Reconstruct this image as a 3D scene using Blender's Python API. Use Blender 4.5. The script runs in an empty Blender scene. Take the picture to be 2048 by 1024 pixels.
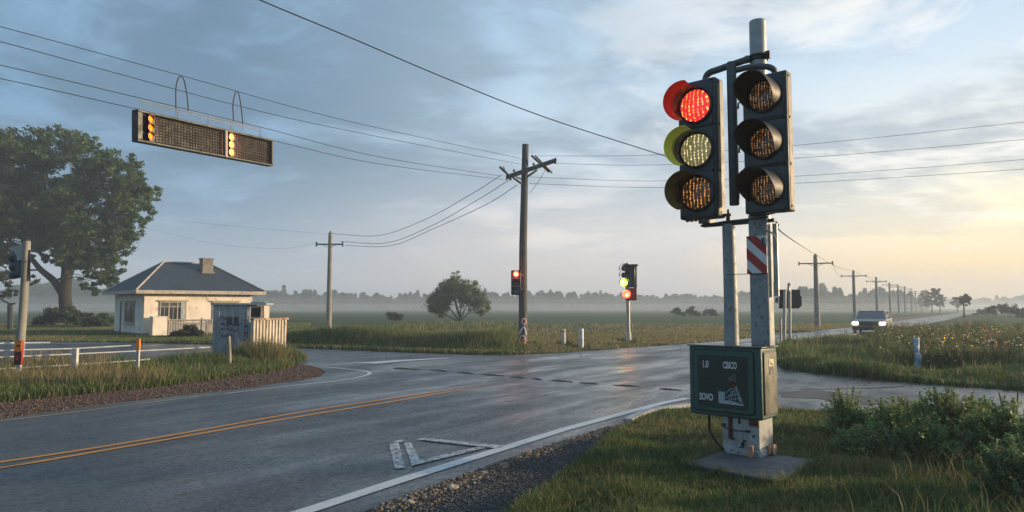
import bpy, bmesh, math, random
import numpy as np
from mathutils import Vector, Matrix
from mathutils.geometry import tessellate_polygon
random.seed(7); rng = np.random.default_rng(11)
R = math.radians
S = bpy.context.scene
C = bpy.context.scene.collection

# ------------------------------------------------------------------ camera, light, exposure
FPX, HZ, CH = 1400.0, 612.0, 1.6            # focal length in photo pixels, horizon row, eye height
PITCH = math.atan((HZ-512)/FPX)
cam = bpy.data.objects.new('camera', bpy.data.cameras.new('camera')); C.objects.link(cam)
cam.data.sensor_width = 36; cam.data.lens = 36*FPX/2048
cam.location = (0, 0, CH); cam.rotation_euler = (R(90)+PITCH, 0, 0)
cam.data.clip_start = .05; cam.data.clip_end = 5000
S.camera = cam
S.view_settings.view_transform = 'Standard'; S.view_settings.look = 'None'
S.view_settings.exposure = 0.55; S.view_settings.gamma = 1
S.cycles.max_bounces = 6; S.cycles.volume_bounces = 2; S.cycles.transparent_max_bounces = 8
S.cycles.diffuse_bounces = 3; S.cycles.glossy_bounces = 3
S.cycles.use_denoising = True
SUN_AZ, SUN_EL = R(84), R(8)                 # azimuth measured from +Y towards +X
sd = Vector((math.sin(SUN_AZ)*math.cos(SUN_EL), math.cos(SUN_AZ)*math.cos(SUN_EL), math.sin(SUN_EL)))
sun = bpy.data.objects.new('sun', bpy.data.lights.new('sun', 'SUN')); C.objects.link(sun)
sun.data.energy = 4.8; sun.data.angle = R(1.5); sun.data.color = (1.0, .72, .42)
sun.rotation_euler = sd.to_track_quat('Z', 'Y').to_euler()

def lin(h):
    h = h.lstrip('#'); o = []
    for i in (0, 2, 4):
        c = int(h[i:i+2], 16)/255; o.append(c/12.92 if c <= .04045 else ((c+.055)/1.055)**2.4)
    return (*o, 1.0)

class NT:
    def __init__(s, t): s.t = t; s.n = t.nodes; s.l = t.links
    def add(s, ty, **k):
        n = s.n.new(ty)
        for a, b in k.items(): setattr(n, a, b)
        return n
    def link(s, a, b): s.l.new(a, b)
    def math(s, op, a, b=None, c=None, clamp=False):
        n = s.add('ShaderNodeMath', operation=op, use_clamp=clamp)
        for i, x in enumerate((a, b, c)):
            if x is None: continue
            if isinstance(x, (int, float)): n.inputs[i].default_value = x
            else: s.link(x, n.inputs[i])
        return n.outputs[0]
    def mapr(s, v, a, b, c=0.0, d=1.0, smooth=False):
        n = s.add('ShaderNodeMapRange'); n.clamp = True
        if smooth: n.interpolation_type = 'SMOOTHSTEP'
        s.link(v, n.inputs[0])
        for i, x in zip((1, 2, 3, 4), (a, b, c, d)): n.inputs[i].default_value = x
        return n.outputs[0]
    def mix(s, f, a, b, mode='MIX'):
        n = s.add('ShaderNodeMix', data_type='RGBA', blend_type=mode)
        for x, k in ((f, 0), (a, 6), (b, 7)):
            if isinstance(x, (int, float)): n.inputs[k].default_value = x
            elif isinstance(x, tuple): n.inputs[k].default_value = x if len(x) == 4 else (*x, 1)
            else: s.link(x, n.inputs[k])
        return n.outputs[2]
    def noise(s, vec, scale, detail=4, rough=.55, dist=0.0):
        n = s.add('ShaderNodeTexNoise'); n.inputs['Scale'].default_value = scale
        n.inputs['Detail'].default_value = detail; n.inputs['Roughness'].default_value = rough
        n.inputs['Distortion'].default_value = dist
        if vec is not None: s.link(vec, n.inputs['Vector'])
        return n.outputs['Fac']
    def ramp(s, f, stops):
        n = s.add('ShaderNodeValToRGB'); e = n.color_ramp.elements
        while len(e) < len(stops): e.new(.5)
        for el, (p, c) in zip(e, stops): el.position = p; el.color = c
        s.link(f, n.inputs[0]); return n.outputs[0]

# ------------------------------------------------------------------ sky
W = bpy.data.worlds.new('World'); S.world = W; W.use_nodes = True
t = NT(W.node_tree); t.n.clear()
tc = t.add('ShaderNodeTexCoord'); sep = t.add('ShaderNodeSeparateXYZ'); t.link(tc.outputs['Generated'], sep.inputs[0])
dx, dy, dz = sep.outputs
hl = t.math('SQRT', t.math('MAXIMUM', t.math('ADD', t.math('MULTIPLY', dx, dx), t.math('MULTIPLY', dy, dy)), 1e-6))
ca = t.math('DIVIDE', t.math('ADD', t.math('MULTIPLY', dx, .74), t.math('MULTIPLY', dy, .67)), hl)   # 1 towards the glow
zc = t.mapr(dz, 0, .5)
left = t.ramp(zc, [(0, lin('#7f95ab')), (.10, lin('#98a8bb')), (.24, lin('#829db8')), (.5, lin('#6f95b6')), (.85, lin('#88acca')), (1, lin('#82a8c8'))])
mid = t.ramp(zc, [(0, lin('#b4b0b8')), (.10, lin('#ccc1c3')), (.22, lin('#e2dad5')), (.42, lin('#b9c9d7')), (.75, lin('#a6c3dc')), (1, lin('#9cbad6'))])
right = t.ramp(zc, [(0, lin('#f0d2ae')), (.10, lin('#ffdca4')), (.22, lin('#ffeeca')), (.4, lin('#e9e8e2')), (.6, lin('#bfd0df')), (.8, lin('#a4bfd8')), (1, lin('#9cbad6'))])
base = t.mix(t.mapr(ca, .28, .80, smooth=True), left, mid)
base = t.mix(t.mapr(ca, .80, .985, smooth=True), base, right)
# cloud sheet: the direction projected on a flat layer overhead
den = t.math('ADD', t.math('MAXIMUM', dz, 0.0), .13)
px_ = t.math('DIVIDE', dx, den); py_ = t.math('DIVIDE', dy, den)
cmb = t.add('ShaderNodeCombineXYZ'); t.link(px_, cmb.inputs[0]); t.link(t.math('MULTIPLY', py_, 1.25), cmb.inputs[1])
rot = t.add('ShaderNodeVectorRotate', rotation_type='Z_AXIS'); rot.inputs['Angle'].default_value = R(-12); t.link(cmb.outputs[0], rot.inputs['Vector'])
n1 = t.noise(rot.outputs[0], .70, 9, .56, .4)
n2 = t.noise(rot.outputs[0], 2.7, 10, .64, .7)
n3 = t.noise(rot.outputs[0], .26, 3, .5)
dens = t.math('ADD', t.math('MULTIPLY', n1, .78), t.math('MULTIPLY', n2, .22))
dens = t.math('ADD', dens, t.math('MULTIPLY', t.math('SUBTRACT', n3, .5), .5))
leftb = t.mapr(ca, .15, .75, .075, 0.036)        # the bank is thicker on the left
dens = t.math('ADD', dens, leftb); dens = t.math('ADD', dens, t.math('MULTIPLY', t.mapr(dz, .15, .40), t.mapr(ca, .6, .95, 0, .05)))
m1 = t.mapr(dens, .44, .58, smooth=True)
ccol = t.mix(t.mapr(ca, .3, .85, smooth=True), lin('#55718a'), lin('#8d9fb1'))
ccol = t.mix(t.mapr(ca, .85, .99, smooth=True), ccol, lin('#98a6b5'))
fadez = t.mapr(dz, .03, .20)
col = t.mix(t.math('MULTIPLY', t.math('MULTIPLY', m1, fadez), .85), base, ccol)
m2 = t.mapr(t.noise(rot.outputs[0], 1.5, 9, .62, .8), .50, .66, smooth=True)
wisp = t.math('MULTIPLY', t.math('MULTIPLY', m2, t.mapr(ca, .50, .90, .02, .7)), t.mapr(dz, .04, .14))
col = t.mix(wisp, col, t.mix(t.mapr(ca, .6, .95), lin('#a5bace'), lin('#f2eee8')))
sky = t.add('ShaderNodeTexSky', sky_type='NISHITA'); sky.sun_disc = False
sky.sun_elevation = SUN_EL; sky.sun_rotation = SUN_AZ; sky.dust_density = 2.5; sky.air_density = 1.2
sc = t.add('ShaderNodeVectorMath', operation='SCALE'); t.link(col, sc.inputs[0]); sc.inputs['Scale'].default_value = 8.8
sc2 = t.add('ShaderNodeVectorMath', operation='SCALE'); t.link(sky.outputs[0], sc2.inputs[0]); sc2.inputs['Scale'].default_value = .12
ad = t.add('ShaderNodeVectorMath', operation='ADD'); t.link(sc.outputs[0], ad.inputs[0]); t.link(sc2.outputs[0], ad.inputs[1])
bg = t.add('ShaderNodeBackground'); bg.inputs['Strength'].default_value = .100; t.link(ad.outputs[0], bg.inputs['Color'])
wo = t.add('ShaderNodeOutputWorld'); t.link(bg.outputs[0], wo.inputs['Surface'])

# ------------------------------------------------------------------ photo geometry helpers (ray of a photo pixel)
def ray(px, py):
    u = (px-1024)/FPX; v = (512-py)/FPX
    return Vector((u, math.cos(PITCH)-math.sin(PITCH)*v, math.sin(PITCH)+math.cos(PITCH)*v))
def G(px, py, z=0.0):
    d = ray(px, py); k = (z-CH)/d.z; return Vector((d.x*k, d.y*k, z))
def AT(px, py, Y):
    d = ray(px, py); k = Y/d.y; return Vector((d.x*k, Y, CH+d.z*k))
def onplane(px, py, p, n):
    d = ray(px, py); o = Vector((0, 0, CH)); k = (Vector(p)-o).dot(n)/d.dot(n); return o+d*k

# ------------------------------------------------------------------ scene helpers
def tag(o, label=None, cat=None, group=None, kind=None):
    if label: o['label'] = label
    if cat: o['category'] = cat
    if group: o['group'] = group
    if kind: o['kind'] = kind
    return o
def thing(name, label, cat, loc=(0, 0, 0), rz=0.0, group=None):
    o = bpy.data.objects.new(name, None); C.objects.link(o); o.empty_display_size = .2
    o.location = loc; o.rotation_euler = (0, 0, rz); return tag(o, label, cat, group)
def copy_tree(o, parent=None):
    c = o.copy(); C.objects.link(c); c.parent = parent
    for ch in list(o.children): copy_tree(ch, c)
    return c

class MB:
    def __init__(s): s.v = []; s.f = []; s.m = []; s.starts = []
    def add(s, vs, fs, mi=0):
        s.starts.append((len(s.v), len(s.f))); o = len(s.v); s.v += [tuple(x) for x in vs]; s.f += [tuple(i+o for i in f) for f in fs]; s.m += [mi]*len(fs); return s
    def box(s, c, sz, M=None, mi=0, top=None):
        hx, hy, hz = sz[0]/2, sz[1]/2, sz[2]/2; tx, ty = (1, 1) if top is None else top
        vs = [Vector((a*hx*(tx if k > 0 else 1), b*hy*(ty if k > 0 else 1), k*hz)) for k in (-1, 1) for a, b in ((-1, -1), (1, -1), (1, 1), (-1, 1))]
        if M is not None: vs = [M @ v for v in vs]
        vs = [v+Vector(c) for v in vs]
        return s.add(vs, [(3, 2, 1, 0), (4, 5, 6, 7), (0, 1, 5, 4), (1, 2, 6, 5), (2, 3, 7, 6), (3, 0, 4, 7)], mi)
    def bb(s, a, b, mi=0):
        a, b = Vector(a), Vector(b); d = b-a
        return s.box((a+b)/2, (abs(d.x), abs(d.y), abs(d.z)), mi=mi)
    def tube(s, pts, r, n=8, caps=True, mi=0):
        pts = [Vector(p) for p in pts]; rs = r if isinstance(r, (list, tuple)) else [r]*len(pts)
        vs = []; fs = []; up = None
        for i, p in enumerate(pts):
            d = (pts[min(i+1, len(pts)-1)]-pts[max(i-1, 0)]).normalized()
            if up is None: up = Vector((0, 0, 1)) if abs(d.z) < .9 else Vector((1, 0, 0))
            a = d.cross(up)
            if a.length < 1e-5: a = d.cross(Vector((1, .3, 0)))
            a.normalize(); b = a.cross(d).normalized(); up = b
            for k in range(n):
                w = 2*math.pi*k/n; vs.append(p+(a*math.cos(w)+b*math.sin(w))*rs[i])
        for i in range(len(pts)-1):
            for k in range(n):
                k2 = (k+1) % n; fs.append((i*n+k, i*n+k2, (i+1)*n+k2, (i+1)*n+k))
        if caps: fs.append(tuple(range(n))[::-1]); fs.append(tuple((len(pts)-1)*n+k for k in range(n)))
        return s.add(vs, fs, mi)
    def lathe(s, c, ax, prof, n=24, mi=0, cap=True):
        ax = Vector(ax).normalized(); u = ax.orthogonal().normalized(); w = ax.cross(u); c = Vector(c)
        vs = []; fs = []
        for r, h in prof:
            for k in range(n):
                a = 2*math.pi*k/n; vs.append(c+ax*h+(u*math.cos(a)+w*math.sin(a))*max(r, 1e-4))
        for i in range(len(prof)-1):
            for k in range(n):
                k2 = (k+1) % n; fs.append((i*n+k, i*n+k2, (i+1)*n+k2, (i+1)*n+k))
        if cap: fs.append(tuple(range(n))[::-1]); fs.append(tuple((len(prof)-1)*n+k for k in range(n)))
        return s.add(vs, fs, mi)
    def prism(s, poly, vec, mi=0):
        n = len(poly); a = [Vector(p) for p in poly]; vec = Vector(vec)
        fs = [tuple(range(n))[::-1], tuple(range(n, 2*n))]+[(i, (i+1) % n, (i+1) % n+n, i+n) for i in range(n)]
        return s.add(a+[p+vec for p in a], fs, mi)
    def pieces(s, name, mat, parent=None, **k):
        for i, a in enumerate(s.starts):
            e = s.starts[i+1] if i+1 < len(s.starts) else (len(s.v), len(s.f)); q = MB(); q.v = s.v[a[0]:e[0]]; q.f = [tuple(x-a[0] for x in f) for f in s.f[a[1]:e[1]]]; q.m = s.m[a[1]:e[1]]; o = q.build(name, mat, parent, **k)
        return o
    def build(s, name, mat, parent=None, bevel=0, seg=2, smooth=True, ang=35, mats=None):
        me = bpy.data.meshes.new(name); me.from_pydata(s.v, [], s.f)
        bm = bmesh.new(); bm.from_mesh(me); bmesh.ops.recalc_face_normals(bm, faces=bm.faces); bm.to_mesh(me); bm.free()
        for m in ([mat] if mats is None else mats): me.materials.append(m)
        if mats: me.polygons.foreach_set('material_index', s.m)
        if smooth:
            me.polygons.foreach_set('use_smooth', [True]*len(me.polygons)); me.set_sharp_from_angle(angle=R(ang))
        o = bpy.data.objects.new(name, me); C.objects.link(o); o.parent = parent
        if bevel:
            b = o.modifiers.new('bevel', 'BEVEL'); b.width = bevel; b.segments = seg; b.limit_method = 'ANGLE'; b.harden_normals = False
        return o

def rawmesh(name, verts, faces_flat, loop_tot, mat, cols=None, parent=None, smooth=False):
    me = bpy.data.meshes.new(name); nv = len(verts); nl = len(faces_flat); nf = len(loop_tot)
    me.vertices.add(nv); me.vertices.foreach_set('co', np.asarray(verts, dtype=np.float32).ravel())
    me.loops.add(nl); me.loops.foreach_set('vertex_index', np.asarray(faces_flat, dtype=np.int32))
    me.polygons.add(nf); st = np.concatenate(([0], np.cumsum(loop_tot)[:-1])).astype(np.int32)
    me.polygons.foreach_set('loop_start', st)
    try: me.polygons.foreach_set('loop_total', np.asarray(loop_tot, dtype=np.int32))
    except Exception: pass
    me.update(calc_edges=True)
    if smooth: me.polygons.foreach_set('use_smooth', np.ones(nf, dtype=bool))
    if cols is not None:
        a = me.color_attributes.new('tint', 'FLOAT_COLOR', 'POINT')
        a.data.foreach_set('color', np.concatenate([cols, np.ones((nv, 1))], 1).astype(np.float32).ravel())
    me.materials.append(mat)
    o = bpy.data.objects.new(name, me); C.objects.link(o); o.parent = parent
    return o

# ------------------------------------------------------------------ materials
def newmat(name):
    m = bpy.data.materials.new(name); m.use_nodes = True; t = NT(m.node_tree); t.n.clear()
    b = t.add('ShaderNodeBsdfPrincipled'); o = t.add('ShaderNodeOutputMaterial'); t.link(b.outputs[0], o.inputs[0])
    return m, t, b, o
def objco(t):
    return t.add('ShaderNodeTexCoord').outputs['Object']
def mat(name, color, rough=.55, metal=0.0, var=.18, scale=3.0, bump=.0, bscale=60, spot=None, spotamt=.62, spotscale=14, rv=.12, stretch=None, spec=.5):
    m, t, b, o = newmat(name); co = objco(t)
    if isinstance(color, str): color = lin(color)
    if stretch:
        mp = t.add('ShaderNodeMapping'); mp.inputs['Scale'].default_value = stretch; t.link(co, mp.inputs[0]); co = mp.outputs[0]
    n = t.noise(co, scale, 6, .6)
    dark = tuple(c*(1-var*1.6) for c in color[:3]); lite = tuple(min(1, c*(1+var)) for c in color[:3])
    c = t.mix(t.mapr(n, .3, .7), dark, lite)
    if spot:
        if isinstance(spot, str): spot = lin(spot)
        k = t.mapr(t.noise(co, spotscale, 7, .65), spotamt-.04, spotamt+.05); c = t.mix(k, c, spot[:3])
    t.link(c, b.inputs['Base Color'])
    t.link(t.mapr(t.noise(co, scale*2.3, 5), .3, .7, max(.03, rough-rv), min(1, rough+rv)), b.inputs['Roughness'])
    b.inputs['Metallic'].default_value = metal; b.inputs['Specular IOR Level'].default_value = spec
    if bump:
        bp = t.add('ShaderNodeBump'); bp.inputs['Strength'].default_value = bump; bp.inputs['Distance'].default_value = .02
        t.link(t.noise(co, bscale, 6, .6), bp.inputs['Height']); t.link(bp.outputs[0], b.inputs['Normal'])
    return m
def emis(name, color, strength, base=(.02, .02, .02)):
    m, t, b, o = newmat(name); b.inputs['Base Color'].default_value = (*base, 1); b.inputs['Roughness'].default_value = .25
    b.inputs['Emission Color'].default_value = color if len(color) == 4 else (*color, 1); b.inputs['Emission Strength'].default_value = strength
    co = objco(t); n = t.noise(co, 22, 3); t.link(t.mapr(n, .35, .7, strength*.75, strength*1.15), b.inputs['Emission Strength'])
    return m
def foliage(name, rough=.6, trans=.25, spec=.25, gain=1.0):
    m, t, b, o = newmat(name)
    a = t.add('ShaderNodeAttribute'); a.attribute_name = 'tint'
    c = t.mix(1.0, a.outputs['Color'], (gain, gain, gain, 1), 'MULTIPLY')
    t.link(c, b.inputs['Base Color']); b.inputs['Roughness'].default_value = rough; b.inputs['Specular IOR Level'].default_value = spec
    tr = t.add('ShaderNodeBsdfTranslucent'); t.link(c, tr.inputs[0]); mx = t.add('ShaderNodeMixShader'); mx.inputs[0].default_value = trans
    t.link(b.outputs[0], mx.inputs[1]); t.link(tr.outputs[0], mx.inputs[2]); t.link(mx.outputs[0], o.inputs[0])
    return m
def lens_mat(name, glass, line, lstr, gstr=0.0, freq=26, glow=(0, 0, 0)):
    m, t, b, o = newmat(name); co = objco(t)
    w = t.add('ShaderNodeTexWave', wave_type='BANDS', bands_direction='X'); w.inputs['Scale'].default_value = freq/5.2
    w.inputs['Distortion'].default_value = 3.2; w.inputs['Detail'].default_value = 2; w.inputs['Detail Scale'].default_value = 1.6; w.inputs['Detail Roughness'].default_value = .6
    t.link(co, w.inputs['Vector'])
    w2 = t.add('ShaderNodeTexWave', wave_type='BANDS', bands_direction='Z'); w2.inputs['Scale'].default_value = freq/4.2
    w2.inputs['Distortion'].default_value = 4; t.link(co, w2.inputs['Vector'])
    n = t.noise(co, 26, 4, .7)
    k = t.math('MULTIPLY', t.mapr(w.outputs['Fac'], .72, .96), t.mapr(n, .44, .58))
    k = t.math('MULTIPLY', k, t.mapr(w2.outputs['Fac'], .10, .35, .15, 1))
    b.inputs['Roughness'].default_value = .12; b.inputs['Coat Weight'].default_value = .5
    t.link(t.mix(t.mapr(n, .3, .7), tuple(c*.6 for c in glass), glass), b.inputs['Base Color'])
    e = t.mix(k, tuple(c*gstr for c in glow), tuple(c*lstr for c in line))  # emissive streaks; on unlit lenses they paint in warm reflections
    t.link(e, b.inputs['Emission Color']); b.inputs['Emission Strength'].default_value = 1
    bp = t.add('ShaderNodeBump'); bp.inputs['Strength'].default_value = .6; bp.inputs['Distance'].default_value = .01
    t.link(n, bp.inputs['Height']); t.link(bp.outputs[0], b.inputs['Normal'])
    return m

M = {}
M['concrete_slab'] = mat('slab_concrete', (.10, .105, .115), .75, var=.3, scale=5, bump=.5, bscale=35, spot=(.07, .07, .075), spotamt=.6)
M['galv'] = mat('galvanised_post', (.29, .33, .345), .55, .2, .16, 6, .15, 80, spot=(.07, .08, .09), spotamt=.62, spotscale=22)
M['galv_clean'] = mat('galvanised_steel', (.36, .38, .39), .42, .45, .15, 7, .08, 60)
M['housing'] = mat('dark_housing', (.050, .066, .076), .42, 0, .18, 4, .10, 30, spot=(.075, .085, .085), spotamt=.68)
M['housing_edge'] = mat('housing_side', (.050, .052, .052), .45, .1, .15, 4, .08, 30)
M['visor'] = mat('visor_black', (.016, .020, .022), .35, 0, .2, 6, .05)
M['visor2'] = mat('dark_dusty_visor', (.015, .020, .024), .5, 0, .2, 6, .1, 40)
M['bracket'] = mat('painted_bracket', (.075, .090, .098), .42, .15, .18, 5, .08, 40)
M['green'] = mat('green_cabinet_paint', (.028, .095, .086), .42, 0, .16, 3, .12, 22, spot=(.045, .075, .068), spotamt=.64, spotscale=5)
M['green_dark'] = mat('dark_green_panel', (.010, .032, .029), .38, 0, .2, 3, .1, 25)
M['green_side'] = mat('cabinet_side_tone', (.15, .155, .13), .36, .25, .15, 2.5, .1, 22)  # paler and warmer than the front; side door and lid
M['black'] = mat('black_rubber', (.010, .010, .011), .5, 0, .2, 8, .05)
M['pedestal'] = mat('pale_weathered_paint', (.36, .39, .39), .6, 0, .22, 5, .25, 28, spot=(.12, .08, .06), spotamt=.70, spotscale=9)
M['rust'] = mat('rust', (.10, .028, .018), .8, 0, .35, 14, .4, 60)
M['tan'] = mat('tan_fitting', (.42, .27, .18), .5, 0, .2, 8, .1)
M['white_paint'] = mat('white_sign_paint', (.72, .75, .78), .4, 0, .06, 6)
M['red_paint'] = mat('red_sign_paint', (.42, .025, .022), .4, 0, .15, 6)
M['red_glow_visor'] = mat('painted_red_glow', (.95, .018, .020), .35, 0, .08, 6)  # red lamp light on the inner visor wall, painted as base colour
M['yellow_glow_visor'] = mat('painted_yellow_glow', (.98, .96, .10), .35, 0, .05, 6)  # lit yellow of the inner visor wall, put into the colour
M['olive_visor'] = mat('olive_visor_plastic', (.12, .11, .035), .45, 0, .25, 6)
M['wood'] = mat('weathered_pole_wood', (.115, .120, .112), .85, 0, .3, 4, .5, 30, stretch=(6, 6, .5), spot=(.05, .05, .05), spotamt=.6, spotscale=4)
M['wood_light'] = mat('pale_fence_wood', (.36, .33, .27), .8, 0, .3, 4, .4, 30, stretch=(6, 6, .6))
M['wood_moss'] = mat('mossy_wood', (.17, .16, .09), .85, 0, .35, 8, .5, 40)
M['conc_pole'] = mat('concrete_pole', (.28, .27, .25), .8, 0, .2, 3, .2, 40)
M['wire'] = mat('wire_black', (.012, .013, .015), .6, 0, .1, 5)
M['bark'] = mat('bark', (.040, .035, .030), .95, 0, .4, 3, .9, 14, stretch=(3, 3, .8))
M['plaster'] = mat('aged_plaster', (.86, .79, .70), .85, 0, .12, 1.1, .3, 20, spot=(.52, .45, .38), spotamt=.60, spotscale=1.8)
M['fascia'] = mat('fascia_board', (.50, .45, .38), .7, 0, .2, 4, .2, 20)
M['frame'] = mat('window_frame_paint', (.40, .37, .31), .6, 0, .15, 6, .2, 30)
M['dark_int'] = mat('dark_interior', (.02, .022, .026), .7, 0, .3, 4)
M['chimney'] = mat('chimney_render', (.26, .24, .215), .9, 0, .2, 4, .4, 25)
M['shed'] = mat('weathered_steel', (.36, .41, .44), .6, .1, .28, 3, .3, 20, stretch=(4, 4, .6), spot=(.06, .05, .05), spotamt=.62, spotscale=4)
M['corr'] = mat('corrugated_cream', (.60, .54, .45), .65, .0, .25, 3, .2, 20, stretch=(4, 4, .6), spot=(.16, .08, .05), spotamt=.62, spotscale=5)
M['orange'] = mat('orange_plastic', (.85, .27, .01), .45, 0, .12, 6)
M['rail'] = mat('pale_rail', (.62, .64, .66), .5, .1, .18, 5)
M['white_post'] = mat('white_post_paint', (.58, .57, .54), .6, 0, .18, 8, .2, 40, spot=(.2, .18, .15), spotamt=.66, spotscale=12)
M['blue_post'] = mat('blue_white_post', (.20, .38, .55), .5, 0, .25, 7, .2, 30, spot=(.70, .76, .80), spotamt=.52, spotscale=6)
M['car_paint'] = mat('grey_car_paint', (.34, .345, .35), .3, .25, .06, 2)
M['car_dark'] = mat('car_trim', (.02, .021, .023), .45)
M['tyre'] = mat('tyre_rubber', (.015, .015, .016), .85)
M['stone'] = mat('field_stone', (.27, .22, .17), .9, 0, .3, 12, .5, 40)
M['stone_pale'] = mat('pale_stone', (.42, .36, .29), .85, 0, .25, 14, .4, 50)
def glass_mat():
    m, t, b, o = newmat('window_glass'); b.inputs['Base Color'].default_value = (.03, .045, .06, 1); b.inputs['Roughness'].default_value = .06
    b.inputs['Specular IOR Level'].default_value = .9; co = objco(t); bp = t.add('ShaderNodeBump'); bp.inputs['Strength'].default_value = .15
    t.link(t.noise(co, 3, 2), bp.inputs['Height']); t.link(bp.outputs[0], b.inputs['Normal']); return m
M['glass'] = glass_mat()
M['lens_red'] = lens_mat('red_lamp_lens', (.45, .02, .02), (1.0, .30, .05), 3.4, 1.0, 34, (.60, .018, .022))
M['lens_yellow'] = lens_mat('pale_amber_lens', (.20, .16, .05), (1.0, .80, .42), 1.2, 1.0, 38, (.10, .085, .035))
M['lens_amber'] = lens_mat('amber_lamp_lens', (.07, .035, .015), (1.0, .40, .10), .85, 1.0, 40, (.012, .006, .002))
M['lens_dark'] = lens_mat('dark_amber_lens', (.012, .009, .007), (1.0, .50, .22), .42, 1.0, 56, (.006, .003, .001))  # unlit lens, its orange glints put in as faint emission
M['on_red'] = emis('lit_red_lamp', (1, .05, .02), 7, (.3, .01, .01))
M['on_green'] = emis('lit_green_lamp', (.42, 1, .03), 4.5, (.1, .3, .01))
M['on_core'] = emis('lamp_filament', (1, .75, .25), 9.0)
M['on_amber'] = emis('lit_amber_lamp', (1, .16, .003), 2.2, (.3, .1, .01))
M['on_hot'] = emis('bright_amber_lamp', (1, .30, .03), 8.0, (.3, .1, .01))
M['headlamp'] = emis('lit_headlamp', (1, .80, .42), 22.0)
M['leaf'] = foliage('tree_leaves', .5, .4); M['grassm'] = foliage('grass_blades', .5, .4, .3)
M['shrub'] = foliage('shrub_leaves', .45, .45, .35, 2.6); M['far'] = foliage('far_foliage', .8, .15, .1)

# ------------------------------------------------------------------ ground, road, shoulders
def wco(t):
    return t.add('ShaderNodeNewGeometry').outputs['Position']
def ground_mat():
    m, t, b, o = newmat('field_ground'); co = wco(t)
    n = t.noise(co, .035, 5, .6); n2 = t.noise(co, 1.4, 6, .65); n3 = t.noise(co, .012, 3)
    c = t.mix(t.mapr(n, .35, .65), (.070, .100, .040, 1), (.105, .115, .058, 1))
    c = t.mix(t.mapr(n3, .42, .62), c, (.095, .150, .072, 1))
    c = t.mix(t.mapr(n2, .35, .75, 0, .5), c, (.03, .035, .018, 1))
    t.link(c, b.inputs['Base Color']); b.inputs['Roughness'].default_value = .95; b.inputs['Specular IOR Level'].default_value = .1
    bp = t.add('ShaderNodeBump'); bp.inputs['Strength'].default_value = .8; bp.inputs['Distance'].default_value = .05
    t.link(t.noise(co, 9, 6, .7), bp.inputs['Height']); t.link(bp.outputs[0], b.inputs['Normal']); return m
RD = Vector((.566, .824, 0)); RN = Vector((-.824, .566, 0))
def asphalt_mat():
    m, t, b, o = newmat('damp_asphalt'); co = wco(t)
    r = t.add('ShaderNodeVectorRotate', rotation_type='Z_AXIS'); r.inputs['Angle'].default_value = -math.atan2(.824, .566); t.link(co, r.inputs['Vector'])
    mp = t.add('ShaderNodeMapping'); mp.inputs['Scale'].default_value = (.16, .75, 1); t.link(r.outputs[0], mp.inputs[0])
    big = t.noise(mp.outputs[0], 1.3, 6, .6, .4); med = t.noise(co, .9, 6, .62, .3); fine = t.noise(co, 95, 3, .8); worn = t.noise(mp.outputs[0], 3.4, 7, .7)
    c = t.mix(t.mapr(big, .34, .66), (.036, .036, .037, 1), (.080, .080, .080, 1))
    c = t.mix(t.mapr(med, .52, .68, 0, .6), c, (.085, .088, .093, 1))
    c = t.mix(t.mapr(worn, .60, .70, 0, .55), c, (.022, .023, .026, 1))
    c = t.mix(t.mapr(fine, .46, .68, 0, .42), c, (.15, .15, .155, 1))
    c = t.mix(t.mapr(fine, .52, .30, 0, .35), c, (.012, .012, .014, 1))
    # worn rough band along the near lane, and cracks
    coarse = t.noise(co, 21, 4, .75); patch = t.noise(mp.outputs[0], 1.9, 3, .5)
    c = t.mix(t.math('MULTIPLY', t.mapr(patch, .47, .60), t.mapr(coarse, .48, .58, 0, .85)), c, (.014, .013, .013, 1))
    c = t.mix(t.mapr(t.noise(co, 38, 5, .85), .50, .66, 0, .55), c, (.15, .152, .155, 1)); c = t.mix(t.mapr(t.noise(co, 30, 5, .85), .50, .38, 0, .55), c, (.012, .012, .013, 1))
    c = t.mix(t.mapr(t.noise(co, 7, 6, .7), .56, .74, 0, .35), c, (.10, .102, .106, 1))
    grit = t.noise(co, 15, 7, .88); g2 = t.noise(co, 27, 6, .9)
    c = t.mix(t.mapr(grit, .50, .62, 0, .55), c, (.135, .138, .142, 1)); c = t.mix(t.mapr(g2, .50, .40, 0, .65), c, (.010, .010, .011, 1))
    t.link(t.mapr(g2, .42, .60, .30, 1.0), b.inputs['Specular IOR Level'])
    vo = t.add('ShaderNodeTexVoronoi', feature='DISTANCE_TO_EDGE'); vo.inputs['Scale'].default_value = .42
    wv_ = t.add('ShaderNodeTexNoise'); wv_.inputs['Scale'].default_value = 1.6; wv_.inputs['Detail'].default_value = 6; t.link(co, wv_.inputs['Vector'])
    dm = t.add('ShaderNodeVectorMath', operation='MULTIPLY_ADD'); t.link(wv_.outputs['Color'], dm.inputs[0]); dm.inputs[1].default_value = (1.1, 1.1, 0); t.link(co, dm.inputs[2]); t.link(dm.outputs[0], vo.inputs['Vector'])
    ck = t.math('MULTIPLY', t.mapr(vo.outputs['Distance'], .010, .003), t.mapr(t.noise(co, .28, 2), .50, .56))
    c = t.mix(t.math('MULTIPLY', ck, .85), c, (.010, .010, .010, 1))
    t.link(c, b.inputs['Base Color'])
    ro = t.math('ADD', t.mapr(big, .38, .60, .46, .17), t.mapr(med, .35, .7, .10, -.08))
    ro = t.math('ADD', ro, t.mapr(g2, .40, .60, .16, -.06)); t.link(ro, b.inputs['Roughness'])
    bp = t.add('ShaderNodeBump'); bp.inputs['Distance'].default_value = .007; t.link(t.mapr(big, .36, .64, .75, .28), bp.inputs['Strength'])
    t.link(t.noise(co, 34, 6, .85), bp.inputs['Height']); t.link(bp.outputs[0], b.inputs['Normal']); return m
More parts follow.
